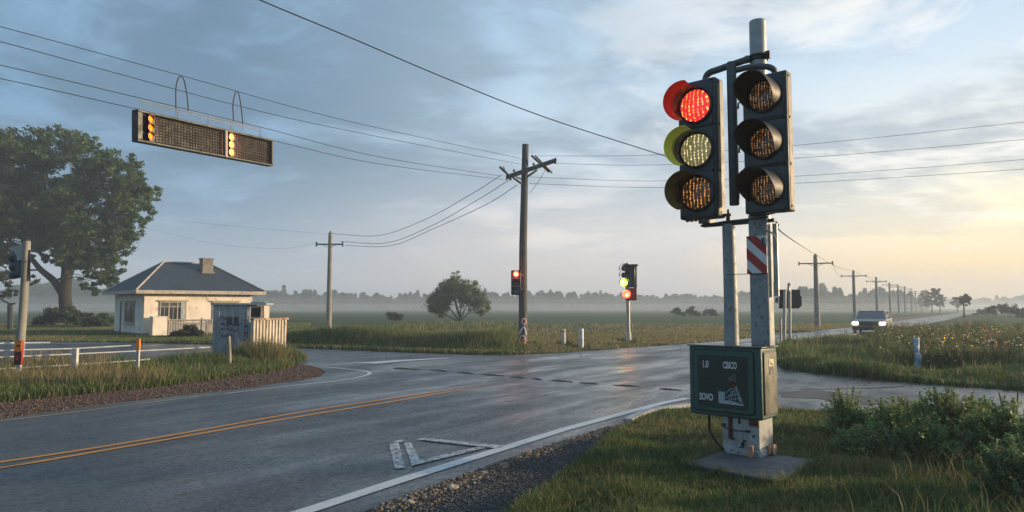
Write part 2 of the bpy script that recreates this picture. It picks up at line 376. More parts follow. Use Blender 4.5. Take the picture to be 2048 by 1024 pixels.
def soil_mat(name, a, b_, sc=30):
    m, t, b, o = newmat(name); co = wco(t); n = t.noise(co, sc, 7, .7); n2 = t.noise(co, 1.7, 4)
    c = t.mix(t.mapr(n, .35, .65), (*a, 1), (*b_, 1)); c = t.mix(t.mapr(n2, .4, .65, 0, .45), c, tuple(x*.6 for x in a)+(1,))
    t.link(c, b.inputs['Base Color']); b.inputs['Roughness'].default_value = .9; b.inputs['Specular IOR Level'].default_value = .25
    bp = t.add('ShaderNodeBump'); bp.inputs['Strength'].default_value = 1; bp.inputs['Distance'].default_value = .02
    t.link(n, bp.inputs['Height']); t.link(bp.outputs[0], b.inputs['Normal']); return m
def paint_mat(name, col, cover=.42, soft=.10, rough=.5):
    m, t, b, o = newmat(name); co = wco(t)
    k = t.mapr(t.noise(co, 17, 7, .75), cover-soft, cover+soft); f = t.noise(co, 55, 5, .85)
    c = t.mix(k, (.05, .053, .057, 1), (*col, 1)); c = t.mix(t.mapr(f, .56, .72, 0, .5), c, (.06, .06, .06, 1))
    t.link(c, b.inputs['Base Color']); b.inputs['Roughness'].default_value = rough
    bp = t.add('ShaderNodeBump'); bp.inputs['Strength'].default_value = .4; bp.inputs['Distance'].default_value = .005
    t.link(f, bp.inputs['Height']); t.link(bp.outputs[0], b.inputs['Normal']); return m
def poly(name, pts, z, m, parent=None):
    vs = [Vector((p[0], p[1], z)) for p in pts]; tr = tessellate_polygon([vs])
    me = bpy.data.meshes.new(name); me.from_pydata([tuple(v) for v in vs], [], [tuple(x) for x in tr])
    bm = bmesh.new(); bm.from_mesh(me); bmesh.ops.recalc_face_normals(bm, faces=bm.faces)
    if sum(f.normal.z for f in bm.faces) < 0: bmesh.ops.reverse_faces(bm, faces=bm.faces)
    bm.to_mesh(me); bm.free(); me.materials.append(m)
    o = bpy.data.objects.new(name, me); C.objects.link(o); o.parent = parent; return o
def strip(name, pts, w, z, m, ws=None):
    n = len(pts); vs = []
    for i, p in enumerate(pts):
        p = Vector((p[0], p[1], 0)); a = Vector((*pts[max(i-1, 0)][:2], 0)); b = Vector((*pts[min(i+1, n-1)][:2], 0))
        d = (b-a).normalized(); q = Vector((-d.y, d.x, 0)); h = (w if ws is None else ws[i])/2
        vs += [(p+q*h)+Vector((0, 0, z)), (p-q*h)+Vector((0, 0, z))]
    fs = [(2*i, 2*i+1, 2*i+3, 2*i+2) for i in range(n-1)]
    me = bpy.data.meshes.new(name); me.from_pydata([tuple(v) for v in vs], [], fs); me.materials.append(m)
    o = bpy.data.objects.new(name, me); C.objects.link(o); return o
def catmull(P, k=8):
    P = [Vector(p) for p in P]; Q = [P[0]*2-P[1]]+P+[P[-1]*2-P[-2]]; out = []
    for i in range(1, len(Q)-2):
        a, b, c, d = Q[i-1:i+3]
        for j in range(k):
            s = j/k; out.append(.5*((2*b)+(c-a)*s+(2*a-5*b+4*c-d)*s*s+(3*b-a-3*c+d)*s**3))
    out.append(P[-1]); return out

gm = bpy.data.meshes.new('ground'); gm.from_pydata([(-640, -640, 0), (640, -640, 0), (640, 640, 0), (-640, 640, 0)], [], [(0, 1, 2, 3)])
gm.materials.append(ground_mat()); ground = bpy.data.objects.new('ground', gm); C.objects.link(ground); tag(ground, kind='structure')

def Gs(*pp): return [G(*p) for p in pp]
near_edge = Gs((740, 1024), (900, 966), (1010, 924), (1130, 884), (1215, 858), (1255, 850))
curb_curve = Gs((1255, 850), (1285, 836), (1330, 824), (1400, 818), (1480, 818), (1570, 822), (1680, 829), (1800, 840), (1950, 858), (2100, 880))
side_far = Gs((2200, 796), (2048, 784), (1900, 774), (1800, 766), (1680, 754), (1600, 745), (1562, 738), (1548, 725), (1552, 706), (1572, 694), (1600, 688))
near_far = Gs((1640, 681), (1700, 672.5), (1780, 662), (1850, 649), (1900, 639), (1935, 629))
far_dir = Vector((.70, .714, 0)).normalized()
A_end = near_far[-1]+far_dir*400
left_far = Gs((1925, 624), (1880, 631), (1800, 642), (1700, 655), (1640, 661.5), (1560, 670), (1500, 677), (1420, 685), (1340, 691), (1250, 697), (1170, 704), (1090, 709), (1000, 711), (940, 711), (800, 706), (700, 701.5), (575, 697))
B_end = left_far[0]+far_dir*408+Vector((-2, 2, 0))
back_left = Gs((420, 690), (250, 686), (0, 682), (-200, 679))
back_right = Gs((-200, 748), (0, 744), (250, 741), (420, 738), (520, 735), (600, 731))
island = Gs((620, 733), (640, 738), (651, 746), (640, 755), (600, 763), (560, 768), (480, 780), (330, 797), (200, 812), (100, 826), (0, 841), (-120, 858))
near_start = near_edge[0]-RD*26; far_start = island[-1]-RD*30
asphalt = [near_start]+near_edge+curb_curve[1:]+side_far+near_far+[A_end, B_end]+left_far+back_left+back_right+island+[far_start]
tag(poly('road', asphalt, .02, asphalt_mat()), kind='structure')
M['gravel'] = soil_mat('dark_gravel', (.050, .050, .054), (.13, .125, .125), 45)
M['soil'] = soil_mat('reddish_gravel', (.085, .055, .042), (.20, .15, .125), 38)
grav_edge = Gs((1272, 842), (1225, 868), (1190, 905), (1120, 955), (1050, 1010), (1020, 1040))
rg = [near_start]+near_edge+grav_edge[1:]+[grav_edge[-1]-RD*20]
tag(poly('gravel_shoulder', rg, .011, M['gravel']), kind='structure')
isl_in = Gs((600, 729), (585, 735), (540, 745), (480, 753), (330, 774), (240, 783), (100, 797), (0, 806), (-120, 818))
lg = Gs((612, 730))+island+[far_start, far_start+RN*1.2]+isl_in[::-1]
tag(poly('gravel_verge', lg, .010, M['soil']), kind='structure')
drypt = Gs((1000, 700), (1250, 690), (1420, 679), (1560, 664.5), (1640, 656), (1700, 650), (1800, 638.5), (1870, 630))
tag(strip('dry_verge', drypt, 1.0, .012, soil_mat('dry_tan_verge', (.15, .10, .06), (.26, .19, .12), 12), ws=[1.6, 1.8, 1.8, 2.2, 2.4, 2.6, 3, 3]), kind='structure')

WH = paint_mat('white_road_paint', (.62, .63, .62), .36, .08); WHw = paint_mat('worn_white_paint', (.55, .56, .56), .47, .06)
YE = paint_mat('yellow_road_paint', (.80, .30, .02), .36, .08); TAR = soil_mat('tar_seam', (.020, .020, .022), (.045, .045, .048), 60)
def mark(name, o): tag(o, kind='structure'); return o
le = Gs((625, 1024), (800, 966), (1000, 903), (1130, 862), (1255, 828), (1330, 808), (1376, 799))
mark('edge_line', strip('road_marking', [le[0]-RD*10]+le, .15, .026, WH))
cu = catmull(Gs((1256, 848), (1288, 832), (1330, 822), (1380, 815)), 5)
kb = MB()
for i in range(len(cu)-1):
    a, b = cu[i], cu[i+1]; d = (b-a).normalized(); q = Vector((-d.y, d.x, 0))*.06
    kb.prism([a-q, b-q, b+q, a+q], (0, 0, .07))
tag(kb.build('kerb', mat('kerb_concrete', (.42, .43, .43), .7, 0, .2, 6, .3, 40)), kind='structure')
y1 = catmull(Gs((-300, 968), (0, 929), (300, 882), (600, 828), (800, 797), (900, 782), (990, 768)), 4)
y2 = catmull(Gs((-300, 988), (0, 941), (300, 889), (600, 836.5), (800, 803.5), (900, 786), (985, 770.5)), 4)
ws = [.075]*(len(y1)-6)+[.06, .05, .035, .025, .015, .008]
mark('', strip('road_marking', y1, .07, .026, YE, ws=ws)); mark('', strip('road_marking', y2, .075, .026, YE, ws=ws))
yl = catmull(Gs((-200, 870), (0, 846), (200, 821), (330, 804), (450, 790)), 4)
mark('', strip('road_marking', yl, .05, .026, paint_mat('faded_yellow_paint', (.55, .36, .18), .36, .1)))
wl = catmull(Gs((450, 790), (560, 776), (640, 768), (700, 760), (735, 752), (738, 747), (722, 743), (690, 739.5), (650, 735.5)), 5)
mark('', strip('road_marking', wl, .11, .026, WH, ws=[.06]*8+[.09]*(len(wl)-8)))
bl = Gs((640, 733), (700, 728.5), (712, 727)); mark('', strip('road_marking', bl, .12, .026, WH))
bl = Gs((710, 727), (745, 727.5), (800, 723), (900, 717.5)); mark('', strip('road_marking', bl, .3, .027, WH, ws=[.2, .62, .5, .16]))
bl = Gs((0, 689.5), (90, 688.5), (225, 687.5)); mark('', strip('road_marking', bl, .16, .026, WH))
# yield triangle
QZ = [.026]
def quad(p): QZ[0] += .0015; return poly('road_marking', Gs(*p), QZ[0], WHw)
for p in ([(778, 893), (797, 889), (810, 941), (790, 943)], [(808, 891), (822, 890), (842, 930), (824, 938)],
          [(822, 938), (830, 928), (955, 899), (972, 901)], [(832, 884), (850, 881), (1012, 897), (992, 902)], [(776, 891), (805, 884), (812, 887), (800, 890)]): tag(quad(p), kind='structure')
# dark sealed patches across the junction
for i, (x0, x1, y) in enumerate(((785, 842, 739.5), (857, 896, 743), (911, 950, 748), (963, 1012, 752.5), (1020, 1050, 757), (1062, 1086, 760.5), (1100, 1148, 764.5), (1157, 1197, 769), (1223, 1282, 774), (1318, 1366, 781.5))):
    k = 10; up = []; dn = []
    for j in range(k+1):
        s = j/k; x = x0+(x1-x0)*s; hh = math.sin(math.pi*s)**.6*(2.1+.5*math.sin(i*2.1+s*7)); yy = y+(s-.4)*3.2
        up.append(G(x, yy-hh)); dn.append(G(x, yy+hh*.35))
    tag(poly('tar_patch', up+dn[::-1][1:-1], .026, TAR), kind='structure')
# pale concrete patches on the side road
PC = soil_mat('pale_worn_asphalt', (.12, .122, .128), (.19, .19, .19), 26)
tag(poly('worn_patch', Gs((1562, 786), (1640, 783), (1760, 800), (1795, 812), (1680, 812), (1640, 800), (1562, 797)), .024, PC), kind='structure')
sm = catmull(Gs((1600, 781), (1680, 780), (1740, 779), (1810, 775)), 5)
tag(strip('tar_seam', sm, .05, .027, TAR), kind='structure')

# ------------------------------------------------------------------ region tests
def inpoly(x, y, P):
    P = np.array([(p[0], p[1]) for p in P]); ins = np.zeros(len(x), bool); j = len(P)-1
    for i in range(len(P)):
        xi, yi = P[i]; xj, yj = P[j]
        if abs(yj-yi) > 1e-9:
            c = ((yi > y) != (yj > y)) & (x < (xj-xi)*(y-yi)/(yj-yi)+xi); ins ^= c
        j = i
    return ins
def wave2(x, y, f, s):
    return .5+.25*(np.sin(x*f+s)+np.sin(y*f*1.13+s*2.1+1.7*np.sin(x*f*.6+s)))
BROWNS = np.array([(.24, .20, .10), (.32, .26, .14), (.19, .16, .08)]); GREENS = np.array([(.070, .118, .036), (.110, .162, .050), (.148, .186, .066), (.054, .096, .036)])
def blades(name, x, y, h, w, dry, label=None, lean=.35, z0=0.0, mat_=None, tintmul=1.0):
    n = len(x); a = rng.uniform(0, 2*np.pi, n); dxn, dyn = np.cos(a), np.sin(a)
    la = rng.uniform(0, 2*np.pi, n); ln = h*lean*rng.uniform(.2, 1.3, n); lx, ly = np.cos(la)*ln, np.sin(la)*ln
    z = np.full(n, z0)
    V = np.empty((n, 5, 3))
    V[:, 0] = np.stack([x-dxn*w, y-dyn*w, z], 1); V[:, 1] = np.stack([x+dxn*w, y+dyn*w, z], 1)
    V[:, 2] = np.stack([x+dxn*w*.75+lx*.35, y+dyn*w*.75+ly*.35, z+h*.6], 1); V[:, 3] = np.stack([x-dxn*w*.75+lx*.35, y-dyn*w*.75+ly*.35, z+h*.6], 1)
    V[:, 4] = np.stack([x+lx, y+ly, z+h], 1)
    b = np.arange(n)[:, None]*5
    F = np.concatenate([b+np.array([[0, 1, 2, 3]]), b+np.array([[3, 2, 4]])], 1).ravel()
    lt = np.tile([4, 3], n)
    g = GREENS[rng.integers(0, len(GREENS), n)]; br = BROWNS[rng.integers(0, 3, n)]
    isd = (rng.random(n) < dry)[:, None]; c = np.where(isd, br, g)*rng.uniform(.7, 1.35, (n, 1))*tintmul
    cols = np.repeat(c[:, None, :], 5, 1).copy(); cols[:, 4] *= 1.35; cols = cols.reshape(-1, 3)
    o = rawmesh(name, V.reshape(-1, 3), F, lt, mat_ or M['grassm'], np.clip(cols, 0, 1)); tag(o, kind='stuff'); return o
def scatter(n, x0, x1, y0, y1): return rng.uniform(x0, x1, n), rng.uniform(y0, y1, n)
def polar(n, r0, r1, a0, a1, p=1.0):
    # world density falls with distance as r^-p
    u = rng.random(n); e = 2-p
    r = (r0**e+u*(r1**e-r0**e))**(1/e) if abs(e) > 1e-6 else r0*(r1/r0)**u
    a = rng.uniform(R(a0), R(a1), n); return r*np.sin(a), r*np.cos(a)

# slab of the main signal (needed before the grass)
SLZ = .085
slab = [G(1370, 926, SLZ), G(1556, 962, SLZ), G(1630, 918, SLZ), G(1456, 897, SLZ)]
cx = sum(p.x for p in slab)/4; cy = sum(p.y for p in slab)/4
slab_o = [Vector((cx+(p.x-cx)*.97, cy+(p.y-cy)*.97, 0)) for p in slab]

# foreground lawn
x, y = polar(560000, 3.6, 24, -4, 50, 1.6)
k = ~inpoly(x, y, asphalt) & ~inpoly(x, y, rg) & ~inpoly(x, y, slab_o); x, y = x[k], y[k]
r = np.hypot(x, y); farside = (y > 13.2)
k = ~farside; xs, ys = x[k], y[k]; rs = r[k]
cl = wave2(xs, ys, 2.1, .3)*wave2(xs, ys, 5.3, 2.0)
h = (.035+.085*cl+.03*rng.random(len(xs)))*rng.uniform(.7, 1.4, len(xs)); w = .0012+.00038*rs
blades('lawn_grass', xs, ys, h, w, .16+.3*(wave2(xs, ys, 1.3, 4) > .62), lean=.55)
# taller tufts by the shrubs and loose seed stalks
x, y = polar(16000, 4.2, 9.5, 24, 44, 1.0); k = ~inpoly(x, y, asphalt) & ~inpoly(x, y, slab_o); x, y = x[k], y[k]
k = rng.random(len(x)) < np.clip((np.degrees(np.arctan2(x, y))-25)/16, 0.02, 1)*wave2(x, y, 3.1, 1)**1.5; x, y = x[k], y[k]
blades('tall_grass', x, y, rng.uniform(.14, .34, len(x)), .003+0*x, .35, lean=.6)
ex = []; ey = []
for k in range(4):
    a_, b_ = slab_o[k], slab_o[(k+1) % 4]
    for _ in range(650):
        f = random.random()
        if math.sin(f*17+k*5)+math.sin(f*41+k) < -.5: continue
        p = a_.lerp(b_, f); nrm = Vector((p.x-cx, p.y-cy, 0)).normalized(); p = p+nrm*abs(random.gauss(.012, .035)); ex.append(p.x); ey.append(p.y)
ex = np.array(ex); ey = np.array(ey); blades('slab_edge_grass', ex, ey, rng.uniform(.07, .17, len(ex)), np.full(len(ex), .0028), .25, lean=.7)
# right verge between the roads
x, y = polar(300000, 12, 60, 17, 52, 1.7); k = ~inpoly(x, y, asphalt) & (inpoly(x, y, side_far+near_far+[A_end, A_end+Vector((90, -60, 0)), Vector((60, 10, 0))])); x, y = x[k], y[k]
r = np.hypot(x, y); h = (.12+.26*wave2(x, y, .9, 2)*wave2(x, y, 2.7, 5)*1.6+.08*rng.random(len(x)))*np.clip(.4+(r-14)/9, .45, 1.2)*np.where(rng.random(len(x)) < .05, 1.6, 1); ef = np.array([(p.x, p.y) for p in near_far+[near_far[-1]+far_dir*60]]); de = np.full(len(x), 99.)
for i_ in range(len(ef)-1):
    a_, b_ = ef[i_], ef[i_+1]; ab = b_-a_; tt = np.clip(((x-a_[0])*ab[0]+(y-a_[1])*ab[1])/(ab@ab), 0, 1); de = np.minimum(de, np.hypot(x-a_[0]-tt*ab[0], y-a_[1]-tt*ab[1]))
h = h*np.clip(.22+de/9, .22, 1); gp = G(1836, 738); k = ~((np.hypot(x-gp.x*.95, y-gp.y*.95) < 1.0)); x, y, r, h = x[k], y[k], r[k], h[k]
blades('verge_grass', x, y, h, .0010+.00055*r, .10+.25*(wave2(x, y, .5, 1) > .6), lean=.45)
# far verge, long grass along the field edge
x, y = polar(340000, 19, 64, -32, 44, 1.7); k = ~inpoly(x, y, asphalt); x, y = x[k], y[k]
fe = np.array([(p.x, p.y) for p in left_far[::-1]]); yedge = np.interp(x, fe[:, 0], fe[:, 1])
d = y-yedge; k = (d > .05) & (x > G(575, 697).x-1.0); x, y, d = x[k], y[k], d[k]
k = rng.random(len(x)) < np.clip(1.35-d/14, .10, 1); x, y, d = x[k], y[k], d[k]
r = np.hypot(x, y); ang = np.degrees(np.arctan2(x, y))
tall = np.clip((d-1.0)/1.6, 0, 1)*np.clip((4.5-ang)/5, .22, 1)*np.clip((9-d)/5, .3, 1)
h = (.13+.08*rng.random(len(x))+tall*(.30+.42*wave2(x, y, .8, 1)))*np.where(ang > .3, .62, 1)
dry = np.where(ang > 1, .62, .14)+.2*(wave2(x, y, .45, 3) > .6)
for (gx, gy), rr_ in (((G(1046, 692).x, 28.6), 1.0), ((G(1127, 689).x, G(1127, 689).y), .6), ((G(1163, 696).x, G(1163, 696).y), .6), ((G(1257, 684).x, 32), .7)):
    n_ = math.hypot(gx, gy); ux, uy = gx/n_, gy/n_; al = (x-gx)*ux+(y-gy)*uy; ac = np.abs(-(x-gx)*uy+(y-gy)*ux)
    h = np.where((al < .2) & (al > -3.0) & (ac < rr_*.6), h*.28, h)
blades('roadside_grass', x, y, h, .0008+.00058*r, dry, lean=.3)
# left island and house lawn
x, y = polar(330000, 9, 24, -48, -16, 1.6); k = ~inpoly(x, y, asphalt) & ~inpoly(x, y, lg); x, y = x[k], y[k]
k = inpoly(x, y, isl_in+[isl_in[-1]+Vector((-6, 3, 0))]+back_right); x, y = x[k], y[k]
r = np.hypot(x, y); band = wave2(x, y, .9, 5)
ie = np.array([(p.x, p.y) for p in isl_in[::-1]]); o_ = np.argsort(ie[:, 0]); dd = y-np.interp(x, ie[o_, 0], ie[o_, 1])
h = (.09+.09*rng.random(len(x))+.20*np.clip((dd-.4)/2.2, 0, 1)*band)*np.where(rng.random(len(x)) < .06, 1.7, 1)
blades('island_grass', x, y, h, .0009+.0005*r, np.clip(.15+.65*np.clip((dd-.8)/1.5, 0, 1)*(wave2(x, y, 1.1, .5) > .45), 0, 1), lean=.4)
x, y = polar(150000, 26, 75, -40, -16, 1.5); k = ~inpoly(x, y, asphalt); x, y = x[k], y[k]
k = (x < G(575, 697).x-1.0) & (y > 22); x, y = x[k], y[k]; r = np.hypot(x, y)
blades('yard_grass', x, y, .08+.10*rng.random(len(x))*wave2(x, y, .5, 2), .0010+.00065*r, .16+.4*(wave2(x, y, .35, 4) > .7), lean=.4)
# clump of tall dry grass in front of the corrugated fence
def clump(name, px, py, n, rad, hh, dry, w=.008, ell=1.0):
    c = G(px, py); a = rng.uniform(0, 2*np.pi, n); q = rad*np.sqrt(rng.random(n))
    x = c.x+np.cos(a)*q*ell; y = c.y+np.sin(a)*q; return blades(name, x, y, hh*(1-.4*q/rad)*rng.uniform(.5, 1.15, n), np.full(n, w), dry, lean=.5)
for px, py, n, rad, hh, dry in ((520, 728, 2600, .7, .85, .62), (560, 724, 1400, .55, .6, .35), (585, 722, 900, .4, .42, .1), (490, 727, 1000, .5, .55, .3), (385, 735, 2200, 1.0, .5, .12), (420, 733, 1500, .7, .5, .1), (470, 735, 900, .5, .4, .2), (330, 735, 1500, .9, .35, .15)):
    tag(clump('grass_tuft', px, py, n, rad, hh, dry, .007), 'clump', None)
x_, y_ = polar(5200, 13.5, 17.5, -40, -26, 1); 
k = ~inpoly(x_, y_, asphalt) & ~inpoly(x_, y_, lg) & (wave2(x_, y_, 1.1, .5) > .4); blades('dry_seed_grass', x_[k], y_[k], rng.uniform(.22, .46, k.sum()), np.full(k.sum(), .006), .95, lean=.35)
for o in C.objects:
    if o.name.startswith('grass_tuft'): o['kind'] = 'stuff'; del o['label']

# gravel stones
def stones(name, x, y, rad, c0, c1, m):
    n = len(x); base = np.array([(-1, -1, -1), (1, -1, -1), (1, 1, -1), (-1, 1, -1), (-1, -1, 1), (1, -1, 1), (1, 1, 1), (-1, 1, 1)], float)*.6
    V = base[None]*rng.uniform(.55, 1.15, (n, 8, 3))*rad[:, None, None]; a = rng.uniform(0, 6.28, n); ca_, sa_ = np.cos(a)[:, None], np.sin(a)[:, None]
    X = V[:, :, 0]*ca_-V[:, :, 1]*sa_+x[:, None]; Y = V[:, :, 0]*sa_+V[:, :, 1]*ca_+y[:, None]; Z = V[:, :, 2]*.75+rad[:, None]*.25+.01
    V = np.stack([X, Y, Z], 2).reshape(-1, 3)
    q = np.array([(3, 2, 1, 0), (4, 5, 6, 7), (0, 1, 5, 4), (1, 2, 6, 5), (2, 3, 7, 6), (3, 0, 4, 7)]).ravel()
    F = (np.arange(n)[:, None]*8+q[None]).ravel(); c = np.array(c0)+(np.array(c1)-np.array(c0))*rng.random((n, 1))
    c = c*rng.uniform(.6, 1.3, (n, 1)); tag(rawmesh(name, V, F, np.full(n*6, 4), m, np.repeat(c, 8, 0)), kind='stuff')
M['pebble'] = foliage('pebbles', .8, 0.0, .3)
x, y = polar(90000, 4.2, 13, -14, 14, 1.2); k = inpoly(x, y, rg) & ~inpoly(x, y, asphalt); x, y = x[k], y[k]
stones('gravel', x, y, rng.uniform(.004, .013, len(x))*(1+.5*rng.random(len(x))), (.045, .045, .05), (.14, .13, .13), M['pebble'])
ne = np.array([(p.x, p.y) for p in near_edge])
xx = []; yy = []
for _ in range(1500):
    s = random.random(); i = random.randrange(len(ne)-1); f = random.random(); p = ne[i]*(1-f)+ne[i+1]*f; o_ = abs(random.gauss(.02, .12)); xx.append(p[0]+.824*o_-.03); yy.append(p[1]-.566*o_)
xx = np.array(xx); yy = np.array(yy); stones('gravel', xx, yy, rng.uniform(.010, .030, len(xx)), (.12, .09, .06), (.25, .20, .15), M['pebble'])
x, y = polar(110000, 8.5, 24, -47, -13, 1.3); k = inpoly(x, y, lg) & ~inpoly(x, y, asphalt); x, y = x[k], y[k]
stones('verge_gravel', x, y, rng.uniform(.005, .014, len(x))*(1+.7*rng.random(len(x))**4*2), (.07, .045, .036), (.20, .140, .115), M['pebble'])

def rock(px, py, wpx, mt, label, grp=None):
    p = G(px, py); sc_ = p.y/FPX*wpx/2; bm = bmesh.new(); bmesh.ops.create_icosphere(bm, subdivisions=3, radius=1)
    sd_ = random.random()*50
    for v in bm.verts:
        c = v.co; f = 1+.22*math.sin(c.x*3.1+sd_)*math.cos(c.y*2.7+sd_)+.14*math.sin(c.z*5+c.x*4+sd_)+.05*math.sin(c.y*13+c.z*11+sd_)
        v.co = Vector((c.x*f, c.y*f*.8, c.z*f*.62))*sc_
    me = bpy.data.meshes.new('roadside_stone'); bm.to_mesh(me); bm.free(); me.materials.append(mt); me.polygons.foreach_set('use_smooth', [True]*len(me.polygons))
    o = bpy.data.objects.new('roadside_stone', me); C.objects.link(o); o.location = (p.x, p.y, sc_*.35); o.rotation_euler = (0, 0, random.random()*6)
    tag(o, label, 'stone', grp)
rock(906, 980, 22, M['stone_pale'], 'largest pale tan stone on the gravel edge below the white line', 'loose stones along the asphalt edge')
rock(1008, 938, 24, M['stone'], 'large rounded brown stone at the asphalt edge, farther along than the pale ones', 'loose stones along the asphalt edge')
rock(820, 1010, 20, M['stone_pale'], 'pale flat stone nearest the bottom edge of the picture', 'loose stones along the asphalt edge')
rock(868, 985, 16, M['stone'], 'dark brown stone just before the largest pale stone', 'loose stones along the asphalt edge')
rock(968, 950, 14, M['stone_pale'], 'small pale stone between the large brown stone and the pale tan one', 'loose stones along the asphalt edge')
for px, py in ((780, 1016), (845, 998), (930, 965), (1050, 920), (1075, 913), (1100, 903), (1122, 893)):
    rock(px, py, random.uniform(9, 14), M['stone'], 'small brown stone in the crumbling edge of the asphalt', 'small stones in the asphalt edge')

# ------------------------------------------------------------------ foliage builders
def leafset(cent, size, cols, name, m, parent, flat=.0):
    n = len(cent); a = rng.normal(size=(n, 3)); a /= np.linalg.norm(a, axis=1)[:, None]
    b = rng.normal(size=(n, 3)); b -= (b*a).sum(1)[:, None]*a; b /= np.linalg.norm(b, axis=1)[:, None]
    s = size*rng.uniform(.6, 1.4, n) if np.isscalar(size) else size
    s = s[:, None]; V = np.stack([cent-a*s, cent+b*s*.5, cent+a*s, cent-b*s*.5], 1).reshape(-1, 3)
    F = np.arange(n*4); return rawmesh(name, V, F, np.full(n, 4), m, np.repeat(np.clip(cols, 0, 1), 4, 0), parent)
def crown_pts(blobs, n, shell=.55, cl=(.10, .26)):
    """blobs: (x,y,z,r); leaves gather in small clumps spread through each blob"""
    B = np.array(blobs, float); wgt = B[:, 3]**2.2; wgt /= wgt.sum(); P = []; T = []
    ncl = max(30, n//60); bi = rng.choice(len(B), ncl, p=wgt)
    d = rng.normal(size=(ncl, 3)); d /= np.linalg.norm(d, axis=1)[:, None]; rr = rng.random(ncl)**shell
    cc = B[bi, :3]+d*(B[bi, 3]*rr)[:, None]*np.array([1, 1, .85]); cr = B[bi, 3]*rng.uniform(*cl, ncl); ct = rng.uniform(.65, 1.3, ncl)
    ci = rng.integers(0, ncl, n); e = rng.normal(size=(n, 3))*.55; P = cc[ci]+e*cr[ci][:, None]*np.array([1.15, 1.15, .8]); return P, ct[ci], cc
def tree(name, label, base, blobs, nleaf, lsize, tint, trunk, limbs=(), group=None, m=None, twigs=40, cat='tree', trunk_r=.3, cl=(.16, .36)):
    t_ = thing(name, label, cat, (base[0], base[1], 0), 0, group); off = np.array([base[0], base[1], 0])
    P, T, cc = crown_pts([(b[0]-base[0], b[1]-base[1], b[2], b[3]) for b in blobs], nleaf, cl=cl)
    P = P[P[:, 2] > .05]; T = T[:len(P)]
    c = np.array(tint)[None]*T[:, None]*rng.uniform(.75, 1.3, (len(P), 1)); c[:, 0] *= rng.uniform(.85, 1.25, len(P))
    leafset(P, lsize, c, 'crown', m or M['leaf'], t_)
    if trunk:
        tb = MB(); o3 = Vector((base[0], base[1], 0)); tr = [Vector(p)-o3 for p in trunk]
        tb.tube(catmull(tr, 4), [trunk_r*(1.25-.65*i/(len(trunk)*4-3)) if i > 1 else trunk_r*(1.6-.2*i) for i in range((len(trunk)-1)*4+1)], 12)
        for l in limbs:
            pts = catmull([Vector(p)-o3 for p in l[:-1]], 4); r0 = l[-1]; tb.tube(pts, [r0*(1-.75*i/len(pts)) for i in range(len(pts))], 8)
        top = tr[-1]; allp = tr[len(tr)//2:]+[Vector(p)-o3 for l in limbs for p in l[1:-1]]
        for k in range(twigs):
            q = Vector(cc[random.randrange(len(cc))]); s_ = min(allp, key=lambda a: (a-q).length+max(0, a.z-q.z)*1.5)
            if (q-s_).length > .05:
                mid_ = (s_+q)/2+Vector((0, 0, (q-s_).length*.08)); rr = trunk_r*.16; tb.tube([s_, mid_, q], [rr, rr*.6, rr*.2], 5)
        tb.build('trunk', M['bark'], t_)
    return t_
def pxblobs(L, Y, depth, asp=1.0):
    out = []
    for px, py, r in L:
        yy = Y+random.uniform(-1, 1)*depth; p = AT(px, py, yy); out.append((p.x, p.y, p.z, r*yy/FPX*asp))
    return out

# the big tree behind the house
YT = 66
bl_ = [(-40, 330, 60), (0, 300, 50), (45, 290, 42), (100, 275, 32), (75, 320, 50), (140, 295, 42), (175, 285, 26), (190, 330, 48), (238, 330, 36), (262, 352, 34), (240, 385, 46), (290, 385, 28), (300, 412, 24),
       (268, 430, 34), (262, 470, 26), (215, 440, 46), (232, 505, 32), (190, 520, 40), (205, 555, 26), (160, 470, 42), (170, 575, 14), (100, 400, 55), (40, 380, 58), (60, 440, 50), (20, 450, 50), (-30, 430, 60), (110, 460, 42), (20, 510, 34), (-20, 500, 42), (85, 490, 26), (150, 380, 50), (10, 555, 22), (28, 590, 10), (222, 475, 34), (128, 505, 30), (105, 520, 18), (165, 540, 22), (195, 580, 16), (225, 540, 20), (60, 560, 14), (180, 500, 26), (75, 455, 36), (135, 430, 40), (60, 520, 16), (240, 540, 16)]
cb = G(132, 652); cbY = YT; B0 = AT(132, 655, YT); base = (B0.x, YT)
T = lambda px, py, dy=0: AT(px, py, YT+dy)
tree('oak_tree', 'large leafy tree standing left of the white house', base, pxblobs(bl_, YT, 3.4)+pxblobs([(135, 490, 34), (105, 455, 30), (165, 455, 34), (95, 420, 36), (130, 400, 34), (178, 515, 24), (200, 545, 22), (225, 560, 16), (150, 530, 14), (70, 480, 26), (118, 530, 12)], YT-3.6, .4), 120000, .15, (.078, .138, .046),
     [T(132, 660), T(132, 620), T(130, 585), T(134, 540), T(128, 490), T(120, 430), T(112, 370)],
     [(T(128, 590), T(108, 562), T(82, 540), T(58, 512), T(20, 480), .42), (T(134, 560), T(150, 520), T(178, 480), T(215, 440), .36), (T(132, 520, -.5), T(112, 480), T(80, 440), T(50, 390), .3),
      (T(128, 490), T(150, 440), T(165, 380), T(170, 320), .28), (T(122, 450), T(100, 400), T(80, 340), .22), (T(160, 500), T(195, 500), T(235, 490), .18)], twigs=110, trunk_r=.50, cl=(.11, .24))
